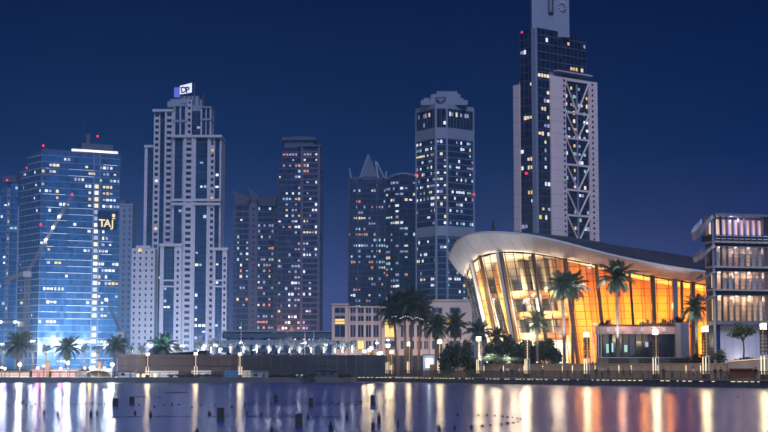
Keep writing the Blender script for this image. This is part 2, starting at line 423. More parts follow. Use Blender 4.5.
def build_hotel():                                # blue glass hotel, far left
    T = Tower('hotel_tower', 'blue glass hotel tower with white floor lines and a gold TAJ sign', 'tower', base_loc(70, 800))
    c = V2(38.5, 800); r = V2(118, 818); l = V2(24.5, 813); l2 = V2(17.5, 820)
    zt = PZ(151, 800); fh = 3.42
    FR = Face(T, c, r); FL = Face(T, l, c); F2 = Face(T, l2, l)
    FR.glass(0, FR.L, GZ, zt, fh, 'blue_glass', depth=24, band='grey_stone', bh=.34, bn=.25, mull='dark_stone', mp=3.3, mw=.06, lit=.11, cols=('warm', 'white', 'white', 'yellow'), ww=1.6, runs=.5)
    FL.glass(0, FL.L, GZ, zt - .3, fh, 'blue_glass', depth=16, band='white_paint', bh=.35, bn=.2, mull='metal_grey', mp=3, mw=.06, lit=.02, cols=('white',))
    F2.glass(0, F2.L, GZ, PZ(170, 818), fh, 'blue_glass', depth=14, band='white_paint', bh=.3, bn=.2, mull='metal_grey', mp=2, lit=.05)
    # lit ledges: a strip that glows by itself across part of the storeys
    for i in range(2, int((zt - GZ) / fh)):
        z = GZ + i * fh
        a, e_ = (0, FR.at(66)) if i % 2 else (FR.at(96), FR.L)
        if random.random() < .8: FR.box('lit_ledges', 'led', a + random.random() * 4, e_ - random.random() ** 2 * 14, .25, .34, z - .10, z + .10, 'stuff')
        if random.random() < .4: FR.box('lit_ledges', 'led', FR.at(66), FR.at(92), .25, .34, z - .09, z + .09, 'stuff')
    # stair core: column of lit landings
    us = FR.at(94.5)
    FR.box('stair_core', 'grey_stone', us - 1.9, us - 1.5, -.2, .5, GZ, zt); FR.box('stair_core', 'grey_stone', us + 1.5, us + 1.9, -.2, .5, GZ, zt)
    for i in range(int((zt - GZ) / fh) - 3):
        if random.random() < .9: FR.win(us, GZ + (i + .55) * fh, 2.2, fh * .62, random.choice(('warm', 'white', 'dim', 'warm')), .12)
    # roof: parapet, plant, light bar, mast, two beacons
    FR.box('parapet', 'dark_stone', 0, FR.L, -6, .1, zt, zt + 1.2)
    FR.box('roof_plant', 'dark_stone', FR.at(80), FR.at(112), -12, -3, zt, zt + 6); FR.box('roof_plant', 'dark_stone', FR.at(85), FR.at(89), -10, -4, zt + 6, zt + 11)
    FR.box('roof_light_bar', 'roof_led', FR.at(68.5), FR.at(115), .15, .7, zt + .9, zt + 2.1)
    for pxx, dz in ((83.5, 16), (86, 12), (91, 9)):
        q = FR.pt(FR.at(pxx), -6, zt + 5); T.m('mast', 'dark_metal').bar(q, q + Vector((0, 0, dz)), .18)
    beacon(FL, FL.L - .5, zt, -1, 2.5, .8); beacon(FR, FR.at(97), zt + 6, -5, 4, .8); beacon(F2, F2.at(20), PZ(170, 818), -2, 1, .5)
    beacon(FR, FR.at(38.9), PZ(226, 800), .6, .2, .9)
    # sign board with three letters and a small emblem
    u0, u1 = FR.at(95.8), FR.at(115.5)
    sg = MB(); z0, z1 = PZ(229, 810), PZ(210, 810)
    sg.hexa([FR.pt(u0, .7, z0), FR.pt(u1, .7, z0), FR.pt(u1, .3, z0), FR.pt(u0, .3, z0), FR.pt(u0, .7, z1), FR.pt(u1, .7, z1), FR.pt(u1, .3, z1), FR.pt(u0, .3, z1)])
    sb = sg.build('sign', 'navy_glass', T.root); sb['label'] = 'gold lettering TAJ on a dark board'
    for ch, k in (('T', .22), ('A', .50), ('J', .76)):
        q = FR.pt(u0 + (u1 - u0) * k, .8, PZ(226, 810)) - Vector(T.root['_o'])
        child('letter', text_mesh(ch, 5.6, 'sign_gold'), sb, q, (pi / 2, 0, FR.rz))
    q = FR.pt(u0 + (u1 - u0) * .80, .8, PZ(214.5, 810)) 
    e_ = MB(); e_.tube([q + Vector((0, .2, 0)), q - Vector((0, .2, 0))], 1.0, 10); e_.bar(q + Vector((-1, 0, -1.6)), q + Vector((1, 0, -1.6)), .2)
    e_.build('emblem', 'sign_gold', sb, local=False).location = -Vector(T.root['_o'])
    T.done()
build_hotel()

def build_left_edge():
    T = Tower('apartment_tower', 'striped grey tower cut off by the left edge of the view', 'tower', base_loc(5, 900))
    f = front(T, 900); zt = PZ(182, 900)
    for a, e_, typ, top in ((-16, -3, 'p', 196), (-3, 4, 'g', 186), (4, 7, 'p', 188), (7, 15, 'g', 183), (15, 21, 'p', 206)):
        u0, u1 = PX(a, 900), PX(e_, 900); z = PZ(top, 900)
        if typ == 'p': f.balcony(u0, u1, GZ, z, 3.4, 'grey_stone', n=.5, lit=.08)
        else: f.glass(u0, u1, GZ, z, 3.4, 'blue_glass', band='grey_stone', lit=.05, cols=('white', 'yellow', 'teal'))
    f.box('roof_plant', 'dark_stone', PX(-2, 900), PX(12, 900), -10, -2, zt, zt + 4)
    beacon(f, PX(3, 900), zt, -.5, .6, .8)
    T.done()
    T = Tower('office_slab', 'plain pale grey slab tower between hotel and white tower', 'tower', base_loc(124, 950))
    f = front(T, 950); u0, u1 = PX(114, 950), PX(130.5, 950); z = PZ(206, 950)
    f.pier(u0, u1, GZ, z, 'grey_stone', 0, 16, 3.6, holes=3, hw=1.2, hmat='blue_glass'); f.box('parapet', 'grey_stone', u0 - .3, u1 + .3, -16, .3, z, z + 1.5)
    f.box('plant_screen', 'dark_stone', u0 + 1, u1 - 5, -12, -2, z + 1.5, z + 4)
    T.done()
build_left_edge()

def build_white_tower():
    D = 750
    T = Tower('apartment_tower', 'stepped white apartment tower with balcony stacks and a lit roof sign', 'tower', base_loc(185, D))
    f = front(T, D); X = lambda q: PX(q, D, 220); Z = lambda y: PZ(y, D); fh = 2.95
    # main strips from left to right: photo columns, top row, kind, how far forward
    for a, e_, top, k, n_ in ((142, 145, 146, 'p', -5), (145, 151.5, 147, 'g', -5.4), (151.5, 158, 112, 'b', -3), (158, 163, 114, 'g', -4), (163, 172, 110, 'b', -1.5),
                         (172, 174, 137, 'p', 1), (174, 182, 140, 'g', .6), (182, 183.5, 137, 'p', 1), (183.5, 193.5, 138, 'b', 2),
                         (193.5, 195.5, 137, 'p', 1.6), (195.5, 207, 141, 'g', 1.2), (207, 209, 137, 'p', 1.6), (209, 214.5, 138, 'b', 1), (214.5, 219, 141, 'g', .2), (219, 220.8, 139, 'p', .6)):
        u0, u1 = X(a), X(e_); z = Z(top)
        if k == 'p': f.pier(u0, u1, GZ, z, 'white_stone', n_, 18)
        elif k == 'b': f.balcony(u0, u1, GZ, z, fh, 'white_stone', n_, 18, lit=.035, cols=('warm', 'white', 'yellow'))
        else: f.glass(u0, u1, GZ, z, fh, 'navy_glass', n_, 18, band='dark_stone', bh=.22, bn=.08, lit=.03 if a != 195.5 else .11, cols=('white', 'teal', 'warm'), ww=1.35)
    # cornices and the mechanical-floor bands
    for a, e_, y, n_ in ((171, 221.5, 137, 2.6), (141.5, 152, 145, -4.4), (150.5, 173, 110, -1), (171.5, 221, 200.5, 2.3), (171.5, 221, 204.5, 2.3)):
        f.box('cornice', 'white_stone', X(a), X(e_), -14, n_, Z(y) - .5, Z(y) + .7)
    # upper tier
    for a, e_, top, k, n_ in ((172, 173.6, 105, 'p', -1), (173.6, 178, 107, 'g', -1.3), (178, 179.4, 105, 'p', -1), (179.4, 183.6, 107, 'g', -1.3), (183.6, 185, 105, 'p', -1), (185, 190, 99, 'b', -2), (190, 199, 110, 'g', -3),
                          (199, 200.5, 107, 'p', -1.4), (200.5, 204, 109, 'g', -1.7), (204, 205, 107, 'p', -1.4), (205, 208.3, 109, 'g', -1.7), (208.3, 209.6, 107, 'p', -1.4)):
        u0, u1 = X(a), X(e_); z0 = Z(137) + .7; z = Z(top)
        if k == 'p': f.pier(u0, u1, z0, z, 'white_stone', n_, 14)
        elif k == 'b': f.balcony(u0, u1, z0, z, fh, 'white_stone', n_, 14)
        else: f.glass(u0, u1, z0, z, fh, 'navy_glass', n_, 14, band='dark_stone', bh=.25, bn=.1, mull='dark_stone', mp=2.2, lit=.06, cols=('white', 'teal'))
    for a, e_, y0, y1, n_ in ((171.5, 185.5, 106, 104, -.6), (198.5, 210, 107.5, 106, -1), (171.5, 185, 122, 119.5, -.8), (198.5, 210, 120, 118, -1), (190, 199, 110, 104, -4),
                           (164, 178, 105, 99, -6), (167, 185, 101, 96.5, -7), (190, 199, 108, 97, -7), (176, 195, 98, 93, -8), (152, 162, 111.5, 108, -3.5)):
        f.box('crown_block', 'grey_stone', X(a), X(e_), -15, n_, Z(y0), Z(y1))
    for a, y in ((190.8, 80), (196, 95), (200, 92)):
        f.box('crown_fin', 'dark_stone', X(a), X(a + .9), -12, -6, Z(105), Z(y))
    # lower wings
    f.pier(X(134), X(157), GZ, Z(249), 'white_stone', 5, 16, fh, holes=4, hw=.8); f.box('wing_coping', 'white_stone', X(138), X(152), -4, 5.3, Z(249), Z(246.5))
    f.win(X(142), Z(251), 1.6, 1.6, 'yellow', 5.1)
    for a, e_, top in ((162, 183.5, 247), (214.5, 228.5, 251)):
        m_ = .22 if a == 162 else .3
        A, E = X(a), X(e_); w_ = (E - A)
        f.pier(A, A + w_ * .18, GZ, Z(top), 'white_stone', 5, 12); f.glass(A + w_ * .18, A + w_ * .66, GZ, Z(top + 3), fh, 'navy_glass', 4.6, 12, band='dark_stone', bh=.25, bn=.1, mull='dark_stone', mp=2, lit=.04)
        f.pier(A + w_ * .66, E, GZ, Z(top), 'white_stone', 5, 12, fh, holes=1, hw=1.0)
        f.box('cornice', 'white_stone', A - .4, E + .4, -6, 5.6, Z(top), Z(top) + 1.3)
        for y in (281, 287): f.box('cornice', 'white_stone', A, E, 0, 5.3, Z(y) - .4, Z(y) + .4)
    # roof sign: slanted lit panel
    zt = [Z(91), Z(90), Z(80), Z(84)]
    sg = MB(); y0 = D + 7
    sg.hexa([(X(176.5), y0 - .8, Z(92)), (X(188.5), y0 - .8, Z(90)), (X(188.5), y0, Z(90)), (X(176.5), y0, Z(92)), (X(176.5), y0 - .8, Z(83.5)), (X(188.5), y0 - .8, Z(80.5)), (X(188.5), y0, Z(80.5)), (X(176.5), y0, Z(83.5))])
    sb = sg.build('roof_sign', 'sign_white', T.root); sb['label'] = 'lit white roof sign with two dark letters'
    for ch, q in (('D', 180.6), ('P', 184.6)):
        child('letter', text_mesh(ch, 4.2, 'letter_dark'), sb, Vector((X(q), y0 - .95, Z(90.3))) - Vector(T.root['_o']), (pi / 2, R(-8), 0))
    s2 = MB(); s2.box(X(170.5), X(176.3), y0 - .6, y0, Z(95), Z(85)); s2.build('sign_return', 'sign_violet', T.root)
    s2 = MB()
    for q in (178, 183, 187.5): s2.bar((X(q), y0 + .6, Z(97)), (X(q), y0 + .6, Z(86)), .2)
    s2.build('sign_frame', 'dark_metal', T.root, kind='stuff')
    T.done()
build_white_tower()

def build_twin():
    D = 950; X = lambda q: PX(q, D, 240); Z = lambda y: PZ(y, D)
    cols = ('orange', 'white', 'teal', 'warm', 'green', 'orange', 'dim')
    T = Tower('apartment_tower', 'dusky rose tower with flared horn-like parapets beside taller slab', 'tower', base_loc(255, D), 'pair of dark towers')
    f = front(T, D)
    for i, (a, e_, top, n_) in enumerate(((233, 237, 208, 0), (237, 249, 206, 2), (249, 258, 203, 0), (258, 274, 206, 2), (274, 278, 208, 0))):
        if i % 2: f.glass(X(a), X(e_), GZ, Z(top), 3.5, 'violet_glass', n_, 20, band='rose_stone', bh=.7, bn=.15, mull='rose_stone', mp=3, lit=.30, cols=cols, ww=1.4)
        else: f.pier(X(a), X(e_), GZ, Z(top), 'rose_stone', n_ + 1, 20, 3.5, holes=1, hw=1.3, hmat='violet_glass')
    # flared parapets: wider at the top, with horns
    for a, e_, y0, yl, yr, n_ in ((233.5, 250, 206, 191, 199, 3), (258, 277, 206, 199, 196, 3), (249, 258, 203, 188, 196, 1)):
        b = T.m('flared_parapet', 'rose_stone')
        x0, x1 = X(a), X(e_); s_ = 1.2
        b.hexa([(x0 + s_, D - n_, Z(y0)), (x1 - s_, D - n_, Z(y0)), (x1 - s_, D + 10, Z(y0)), (x0 + s_, D + 10, Z(y0)), (x0 - .4, D - n_ - 2, Z(yl)), (x1 + .4, D - n_ - 2, Z(yr)), (x1 + .4, D + 12, Z(yr)), (x0 - .4, D + 12, Z(yl))])
    T.done()
    T = Tower('apartment_tower', 'dark slab tower with a small flat cap and many coloured windows', 'tower', base_loc(300, D - 20), 'pair of dark towers')
    D2 = D - 20; f = front(T, D2); X = lambda q: PX(q, D2, 240); Z = lambda y: PZ(y, D2)
    f.glass(X(278), X(287), GZ, Z(160), 3.4, 'violet_glass', 0, 20, band='rose_stone', bh=.5, bn=.12, mull='rose_stone', mp=2.8, lit=.26, cols=cols, ww=1.35)
    f.glass(X(282), X(300.5), GZ, Z(148), 3.4, 'violet_glass', 1, 20, band='rose_stone', bh=.5, bn=.12, mull='rose_stone', mp=2.8, lit=.34, cols=('white', 'yellow', 'orange', 'teal', 'white', 'dim'), ww=1.4)
    f.pier(X(300.5), X(303), GZ, Z(146), 'rose_stone', 2.2, 20); f.pier(X(317.5), X(320), GZ, Z(147), 'rose_stone', 2.2, 20)
    f.glass(X(303), X(317.5), GZ, Z(149), 3.4, 'violet_glass', 1.8, 20, band='rose_stone', bh=1.0, bn=.3, mull='rose_stone', mp=2.2, lit=.22, cols=('white', 'orange', 'warm', 'white', 'dim'), ww=1.35)
    f.glass(X(320), X(322.5), GZ, Z(165), 3.4, 'violet_glass', 0, 14, band='rose_stone', bh=.5)
    f.box('cornice', 'rose_stone', X(299), X(321), -10, 2.8, Z(147), Z(145.5))
    f.box('roof_cap', 'dark_stone', X(284), X(313), -12, 0, Z(148), Z(141)); f.box('roof_cap', 'dark_stone', X(281.5), X(315.5), -14, 1.5, Z(140.5), Z(137.5)); f.box('roof_cap', 'dark_stone', X(292), X(306), -10, 0, Z(137.5), Z(136.2))
    T.done()
build_twin()

def build_mid_towers():
    D = 1000; X = lambda q: PX(q, D, 240); Z = lambda y: PZ(y, D)
    cols = ('warm', 'white', 'dim', 'orange', 'teal')
    T = Tower('office_tower', 'dark violet tower with a pointed ribbed crown', 'tower', base_loc(367, D), 'dark towers in the middle')
    f = front(T, D)
    f.glass(X(348), X(386), GZ, Z(180), 3.6, 'violet_glass', 0, 30, band='dark_stone', bh=.6, bn=.2, mull='dark_stone', mp=3.0, lit=.11, cols=cols, ww=1.4, runs=.55)
    for a in (348, 357, 377, 385): f.box('corner_pier', 'dark_stone', X(a), X(a + 1.2), -2, .8, GZ, Z(178))
    f.box('crown_base', 'dark_stone', X(352), X(384), -24, -2, Z(180), Z(176))
    b = T.m('crown_spire', 'dark_stone')
    b.hexa([(X(360), D + 2, Z(176)), (X(378), D + 2, Z(176)), (X(378), D + 22, Z(176)), (X(360), D + 22, Z(176)), (X(368), D + 9, Z(153.5)), (X(369.5), D + 9, Z(153.5)), (X(369.5), D + 12, Z(153.5)), (X(368), D + 12, Z(153.5))])
    for xa, xb, yb in ((360, 368.4, 153), (378, 375.2, 160), (384, 376, 160), (351, 349.3, 168), (386, 386.3, 171)):
        T.m('crown_rib', 'grey_stone', 'stuff').bar((X(xa), D + 1, Z(178)), (X(xb), D + (8 if 355 < xb < 380 else 1), Z(yb)), .5)
    T.done()
    D2 = 930; X = lambda q: PX(q, D2, 240); Z = lambda y: PZ(y, D2)
    T = Tower('office_tower', 'dark round-topped tower half hidden behind the octagonal tower', 'tower', base_loc(405, D2), 'dark towers in the middle')
    f = front(T, D2)
    k = 8; pts = [V2(386 + 36 * i / k, D2 + 8 * (2 * i / k - 1) ** 2 - 2) for i in range(k + 1)]
    for i in range(k):
        g_ = Face(T, pts[i], pts[i + 1]); top = Z(179 - 4.5 * sin(pi * (i + .5) / k))
        g_.glass(0, g_.L, GZ, top, 3.5, 'violet_glass', 0, 10, band='dark_stone', bh=.5, bn=.15, mull='dark_stone', mp=2.6, lit=.17, cols=cols, ww=1.4)
        g_.box('roof_ring', 'grey_stone', -.1, g_.L + .1, -2, .5, top, top + .9)
    f.box('mast', 'dark_metal', X(393.6), X(394), -5, -4.6, Z(177), Z(167))
    T.done()
    # octagonal tower with stepped crown
    D3 = 850; Z = lambda y: PZ(y, D3)
    T = Tower('office_tower', 'octagonal blue tower with pale bands and a stepped pale crown', 'tower', base_loc(446, D3))
    P0, P1, P2, P3 = V2(416.5, 866, 200), V2(436, 850, 200), V2(447, 850, 200), V2(473.5, 862, 200)
    ws = {0: ('white', 'warm', 'white', 'green'), 1: ('white', 'warm'), 2: ('white', 'warm', 'green', 'teal', 'white')}
    for i, (a, c_) in enumerate(((P0, P1), (P1, P2), (P2, P3))):
        g_ = Face(T, a, c_); L = g_.L
        g_.glass(0, L, GZ, Z(236), 3.5, 'navy_glass', 0, 18, band='grey_stone', bh=.34, bn=.18, mull='dark_stone', mp=2.6, mw=.05, lit=.12, cols=ws[i], ww=1.35)
        g_.glass(0, L, Z(226), Z(138), 3.5, 'navy_glass', 0, 18, band='grey_stone', bh=.34, bn=.18, mull='dark_stone', mp=2.6, mw=.05, lit=.24, cols=ws[i], ww=1.35)
        g_.glass(0, L, Z(127.5), Z(108.5), 5.2, 'black_glass', 0, 18, band='dark_stone', bh=.3, mull='grey_stone', mp=2.6, mw=.07, lit=.22, cols=('white', 'white', 'warm'), ww=1.35)
        g_.box('mechanical_band', 'grey_stone', -.2, L + .2, -14, .35, Z(236), Z(226)); g_.box('mechanical_band', 'grey_stone', -.2, L + .2, -14, .35, Z(138), Z(127.5))
        g_.box('crown_ring', 'grey_stone', -.3, L + .3, -14, .5, Z(108.5), Z(104))
        for u in (0, L): g_.box('corner_pier', 'grey_stone', u - .4, u + .4, -1, .6, GZ, Z(106))
    g_ = front(T, 850); X = lambda q: PX(q, 850, 110)
    for a, e_, y0, y1, n_ in ((421, 468, 104, 99, -3), (424, 464, 99, 96.5, -5), (433, 461, 96.5, 92, -6), (437, 458, 92, 89, -7), (431, 436, 104, 94, -2.5), (446, 450, 104, 95, -2.5)):
        g_.box('crown_step', 'grey_stone', X(a), X(e_), -22, n_, Z(y0), Z(y1))
    b = T.m('crown_triangle', 'dark_stone'); b.bar((X(436), 852.3, Z(97)), (X(446), 852.3, Z(97)), .35); b.bar((X(436), 852.3, Z(97)), (X(441), 852.3, Z(103)), .35); b.bar((X(446), 852.3, Z(97)), (X(441), 852.3, Z(103)), .35)
    T.m('mast', 'dark_metal').bar((X(452), 862, Z(89)), (X(452), 862, Z(86)), .2)
    beacon(Face(T, P0, P1), .6, Z(173), .8, .2, .9); beacon(Face(T, P2, P3), Face(T, P2, P3).L - .4, Z(193.5), .8, .2, .9)
    T.done()
build_mid_towers()

def build_braced_tower():
    T = Tower('office_tower', 'tall tower with pale stone frame, diagonal bracing and a blade on top', 'tower', base_loc(556, 650))
    c = V2(538, 650, 160); r = V2(597, 672, 160); l = V2(514.5, 660, 160)
    F = Face(T, c, r); L_ = Face(T, l, c); fh = 3.6
    Z = lambda y: PZ(y, 656); zg = PLZ
    warm = ('warm', 'warm', 'white', 'yellow')
    # left wing: pale pier, dark glass, slim fin on the corner
    L_.pier(0, L_.at(521, 160), zg, Z(84), 'pale_stone', .6, 20)
    L_.glass(L_.at(521, 160), L_.L - 2.5, zg, Z(33), fh, 'black_glass', 0, 20, band='dark_stone', bh=.4, bn=.12, mull='dark_stone', mp=2.2, lit=.10, cols=warm, ww=1.3, runs=.5)
    L_.box('corner_fin', 'grey_stone', L_.L - 2.5, L_.L, -16, 1.0, zg, Z(31.5))
    # right wing
    u50, u62, u65, u88, u90, u94 = [F.at(q, 160) for q in (550, 561.5, 565.5, 588.5, 589.5, 597)]
    F.glass(.2, u50, zg, Z(70), fh, 'black_glass', 0, 7, band='dark_stone', bh=.4, bn=.12, mull='dark_stone', mp=2.2, lit=.17, cols=warm, ww=1.3, runs=.5)
    F.glass(.2, F.at(587, 160), Z(70), Z(30.5), fh, 'black_glass', 0, 9, band='dark_stone', bh=.5, bn=.2, mull='dark_stone', mp=2.4, lit=.05, cols=warm, ww=1.35)
    F.box('ledge', 'white_stone', F.at(554, 70), F.at(589, 70), -8, 2.2, Z(71.5), Z(70.2))
    F.pier(u50, u62, zg, Z(76), 'pale_stone', .8, 20)
    F.pier(u62, u65, zg, Z(76), 'pale_stone', .8, 20, 2.35, holes=1, hw=1.0)
    F.glass(u65, u88, zg, Z(79), fh, 'black_glass', 0, 20, band='dark_stone', bh=.3, bn=.1, lit=.20, cols=('warm', 'yellow', 'white', 'green'), ww=1.3)
    F.box('frame_head', 'pale_stone', u65, u88, -16, .8, Z(79), Z(76))
    F.pier(u88, u90, zg, Z(76), 'pale_stone', .8, 20)
    F.pier(u90, u94 - 1.6, zg, Z(76), 'pale_stone', .8, 20, 2.35, holes=1, hw=1.0); F.pier(u94 - 1.6, u94, zg, Z(76), 'pale_stone', .8, 20)
    ys = [79, 110.5, 136.5, 163, 188.5, 214, 240, 266, 292]
    um = (u65 + u88) / 2
    for i in range(len(ys) - 1):
        z0, z1 = Z(ys[i + 1]), Z(ys[i])
        bm_ = MB()
        bm_.bar(F.pt(u65, .55, z1), F.pt(um, .55, z0), .32, .3, up=(0, 1, 0)); bm_.build('brace', 'pale_stone', T.root)
        bm_ = MB(); bm_.bar(F.pt(u88, .57, z1), F.pt(um, .57, z0), .32, .3, up=(0, 1, 0)); bm_.build('brace', 'pale_stone', T.root)
        F.box('cross_beam', 'pale_stone', u65, u88, .05, .75, z0 - .45, z0 + .45)
    F.box('centre_mullion', 'grey_stone', um - .35, um + .35, .02, .5, zg, Z(81))
    # blade
    b = MB(); y0 = 655; X = lambda q: PX(q, y0, 20)
    b.prism([(X(531.8), y0), (X(570.5), y0 + 4), (X(570.5), y0 + 10), (X(531.8), y0 + 7)], Z(36), Z(-34)); bl = b.build('blade', 'grey_stone', T.root)
    b = MB()
    for q, y1 in ((549.2, -40), (553.3, -40)): b.box(X(q), X(q + 1), y0 + .9, y0 + 2.6, Z(12), Z(y1))
    b.box(X(549.2), X(554.3), y0 + .8, y0 + 2.4, Z(12.5), Z(11)); b.build('dark_slot', 'dark_stone', bl, local=False).location = -Vector(T.root['_o'])
    q = Vector((X(563.5), y0 + 2.8, Z(5)))
    b = MB()
    for i in range(9):
        a = i * 2 * pi / 9; b.bar(q + Vector((cos(a) * 1.0, 0, sin(a) * 1.3)), q + Vector((cos(a) * 1.9, 0, sin(a) * 2.4)), .25)
    b.build('emblem', 'white_stone', bl, local=False).location = -Vector(T.root['_o'])
    beacon(L_, L_.at(520.5, 35), Z(34), -1, .6, .7); beacon(L_, L_.at(527, 175), Z(175), .5, .1, .7)
    T.done()
build_braced_tower()

def build_low_rise():
    D = 520; X = lambda q: PX(q, D); Z = lambda y: PZ(y, D)
    T = Tower('viaduct', 'low blue-grey viaduct with stacked horizontal bands below dark towers', 'bridge', base_loc(280, D))
    f = front(T, D)
    for y0, y1, n_, m_ in ((352, 347, 0, 'dark_stone'), (345, 340, 1, 'grey_stone'), (338, 333, .5, 'dark_stone'), (332, 331, 1, 'grey_stone')):
        f.box('deck_band', m_, X(222), X(336), -14, n_, Z(y0), Z(y1))
    for q in range(226, 336, 12): f.box('column', 'dark_stone', X(q), X(q + 1.2), -10, -1, GZ, Z(333))
    T.done()
    D = 430; X = lambda q: PX(q, D); Z = lambda y: PZ(y, D)
    T = Tower('office_building', 'low beige stone building with square and tall windows behind palms', 'building', base_loc(405, D))
    f = front(T, D); o = T.root['_o']
    def block(a, e_, top, cols_, n_):
        f.box('wall', 'beige_stone', X(a), X(e_), -14, n_, GZ, Z(top)); f.box('cornice', 'beige_stone', X(a) - .2, X(e_) + .2, -14, n_ + .4, Z(top), Z(top - 1.3))
        for (q0, q1) in cols_:
            for y0, y1 in ((313, 308), (321, 316), (337, 325), (349, 341)):
                wn = MB(); wn.box(X(q0), X(q1), D - n_ - .12, D - n_ + .2, Z(y0), Z(y1))
                lit_ = random.random() < .09
                wo = wn.build('window', WIN['yellow'] if lit_ else 'navy_glass', T.root)
                fr = MB(); xm = (X(q0) + X(q1)) / 2
                fr.box(xm - .05, xm + .05, D - n_ - .2, D - n_ - .1, Z(y0), Z(y1)); fr.box(X(q0) - .12, X(q1) + .12, D - n_ - .35, D - n_ - .1, Z(y0) - .2, Z(y0)); fr.build('frame', 'beige_stone', wo, local=False).location = -Vector(o)
    block(332, 348, 305, [(335, 345)], 1.2)
    block(348.2, 381.5, 307.5, [(350.5, 355.5), (358, 363.5), (366, 371), (373.5, 378.5)], 0)
    block(381.7, 398, 305, [(385, 395)], 1.2)
    block(398.2, 429.5, 307.5, [(401, 406), (409, 414), (417, 422), (424, 428)], 0)
    block(429.7, 472, 301, [(432, 442), (450, 460)], 1.2)
    for q in (340, 390, 450): f.win(X(q), Z(321.5), 2.6, 1.4, 'yellow', 1.4)
    T.done()
build_low_rise()

# ------------------------------------------------------------------ opera house
def glass_mat(name, tint, gloss=.06, rough=.03):
    m = bpy.data.materials.new(name); m.use_nodes = True; t = m.node_tree; t.nodes.clear()
    o = t.nodes.new('ShaderNodeOutputMaterial'); mx = t.nodes.new('ShaderNodeMixShader'); tr = t.nodes.new('ShaderNodeBsdfTransparent'); gl = t.nodes.new('ShaderNodeBsdfGlossy')
    tr.inputs[0].default_value = (*tint, 1); gl.inputs['Roughness'].default_value = rough
    lw = t.nodes.new('ShaderNodeLayerWeight'); lw.inputs[0].default_value = .5; pw = t.nodes.new('ShaderNodeMath'); pw.operation = 'POWER'; pw.inputs[1].default_value = 4.5; fr = t.nodes.new('ShaderNodeMath'); fr.operation = 'MULTIPLY_ADD'; fr.inputs[1].default_value = .5; fr.inputs[2].default_value = gloss * .5
    t.links.new(lw.outputs['Facing'], pw.inputs[0]); t.links.new(pw.outputs[0], fr.inputs[0])
    t.links.new(fr.outputs[0], mx.inputs[0]); t.links.new(tr.outputs[0], mx.inputs[1]); t.links.new(gl.outputs[0], mx.inputs[2]); t.links.new(mx.outputs[0], o.inputs[0])
    return m
M['clear_glass'] = glass_mat('clear_glass', (.95, .93, .90))
M['office_glass'] = glass_mat('office_glass', (.80, .80, .84), .08)

def interp(tab, x):
    if x <= tab[0][0]: return tab[0][1]
    for (a, ya), (b_, yb) in zip(tab[:-1], tab[1:]):
        if x <= b_: return ya + (yb - ya) * (x - a) / (b_ - a)
    return tab[-1][1]
OCY = 328.0
TABR = [(449, 261), (451, 252), (457, 241), (468, 235), (484, 233), (512, 234), (537, 237.5), (565, 244), (600, 253.5), (619, 258), (661, 266.5), (706, 273), (790, 283)]
TABT = [(463.6, 280), (465, 271), (468, 265), (476, 256.5), (490, 252.5), (512, 251), (534, 253), (565, 258.6), (600, 265), (645, 275), (706, 284), (790, 296)]
class Ring:
    def __init__(s, left, right, b_, tab=None, z=None, yl=270):
        s.x0 = PX(left, OCY, yl); s.x1 = right; s.cx = (s.x0 + s.x1) / 2; s.a = (s.x1 - s.x0) / 2; s.b = b_; s.tab = tab; s.z = z
        if tab:                                 # smooth height profile round the ring, the far side mirrors the near side
            N = 180; zs = []
            for i in range(N + 1):
                th = pi + pi * i / N; x = s.cx + s.a * cos(th); y = OCY + s.b * sin(th)
                zz = 20.0
                for _ in range(4):
                    t = y * cos(PITCH) + (zz - CAMH) * sin(PITCH); px = 384 + FPX * x / t; zz = PZ(interp(tab, px), y)
                zs.append(zz)
            for _ in range(24): zs = [(zs[abs(i - 1)] + 2 * zs[i] + zs[i + 1]) / 4 for i in range(N)] + [zs[N]]
            s.zs = zs
    def height(s, th):
        if not s.tab: return s.z
        th = th % (2 * pi)
        if th < pi: th = 2 * pi - th
        k = (th - pi) / pi * 180; i = min(int(k), 179); return s.zs[i] + (s.zs[i + 1] - s.zs[i]) * (k - i)
    def pt(s, th, f=1.0): return Vector((s.cx + s.a * f * cos(th), OCY + s.b * f * sin(th), s.height(th)))
RR = Ring(449, 88, 32, TABR, yl=261)
RT = Ring(463.6, 84, 28.5, TABT, yl=280)
RB = Ring(487, 82, 24, None, PLZ, yl=352)
def S(th, z):
    t_, b_ = RT.pt(th), RB.pt(th); k = min(1, (z - b_.z) / (t_.z - b_.z)); return b_.lerp(t_, k)

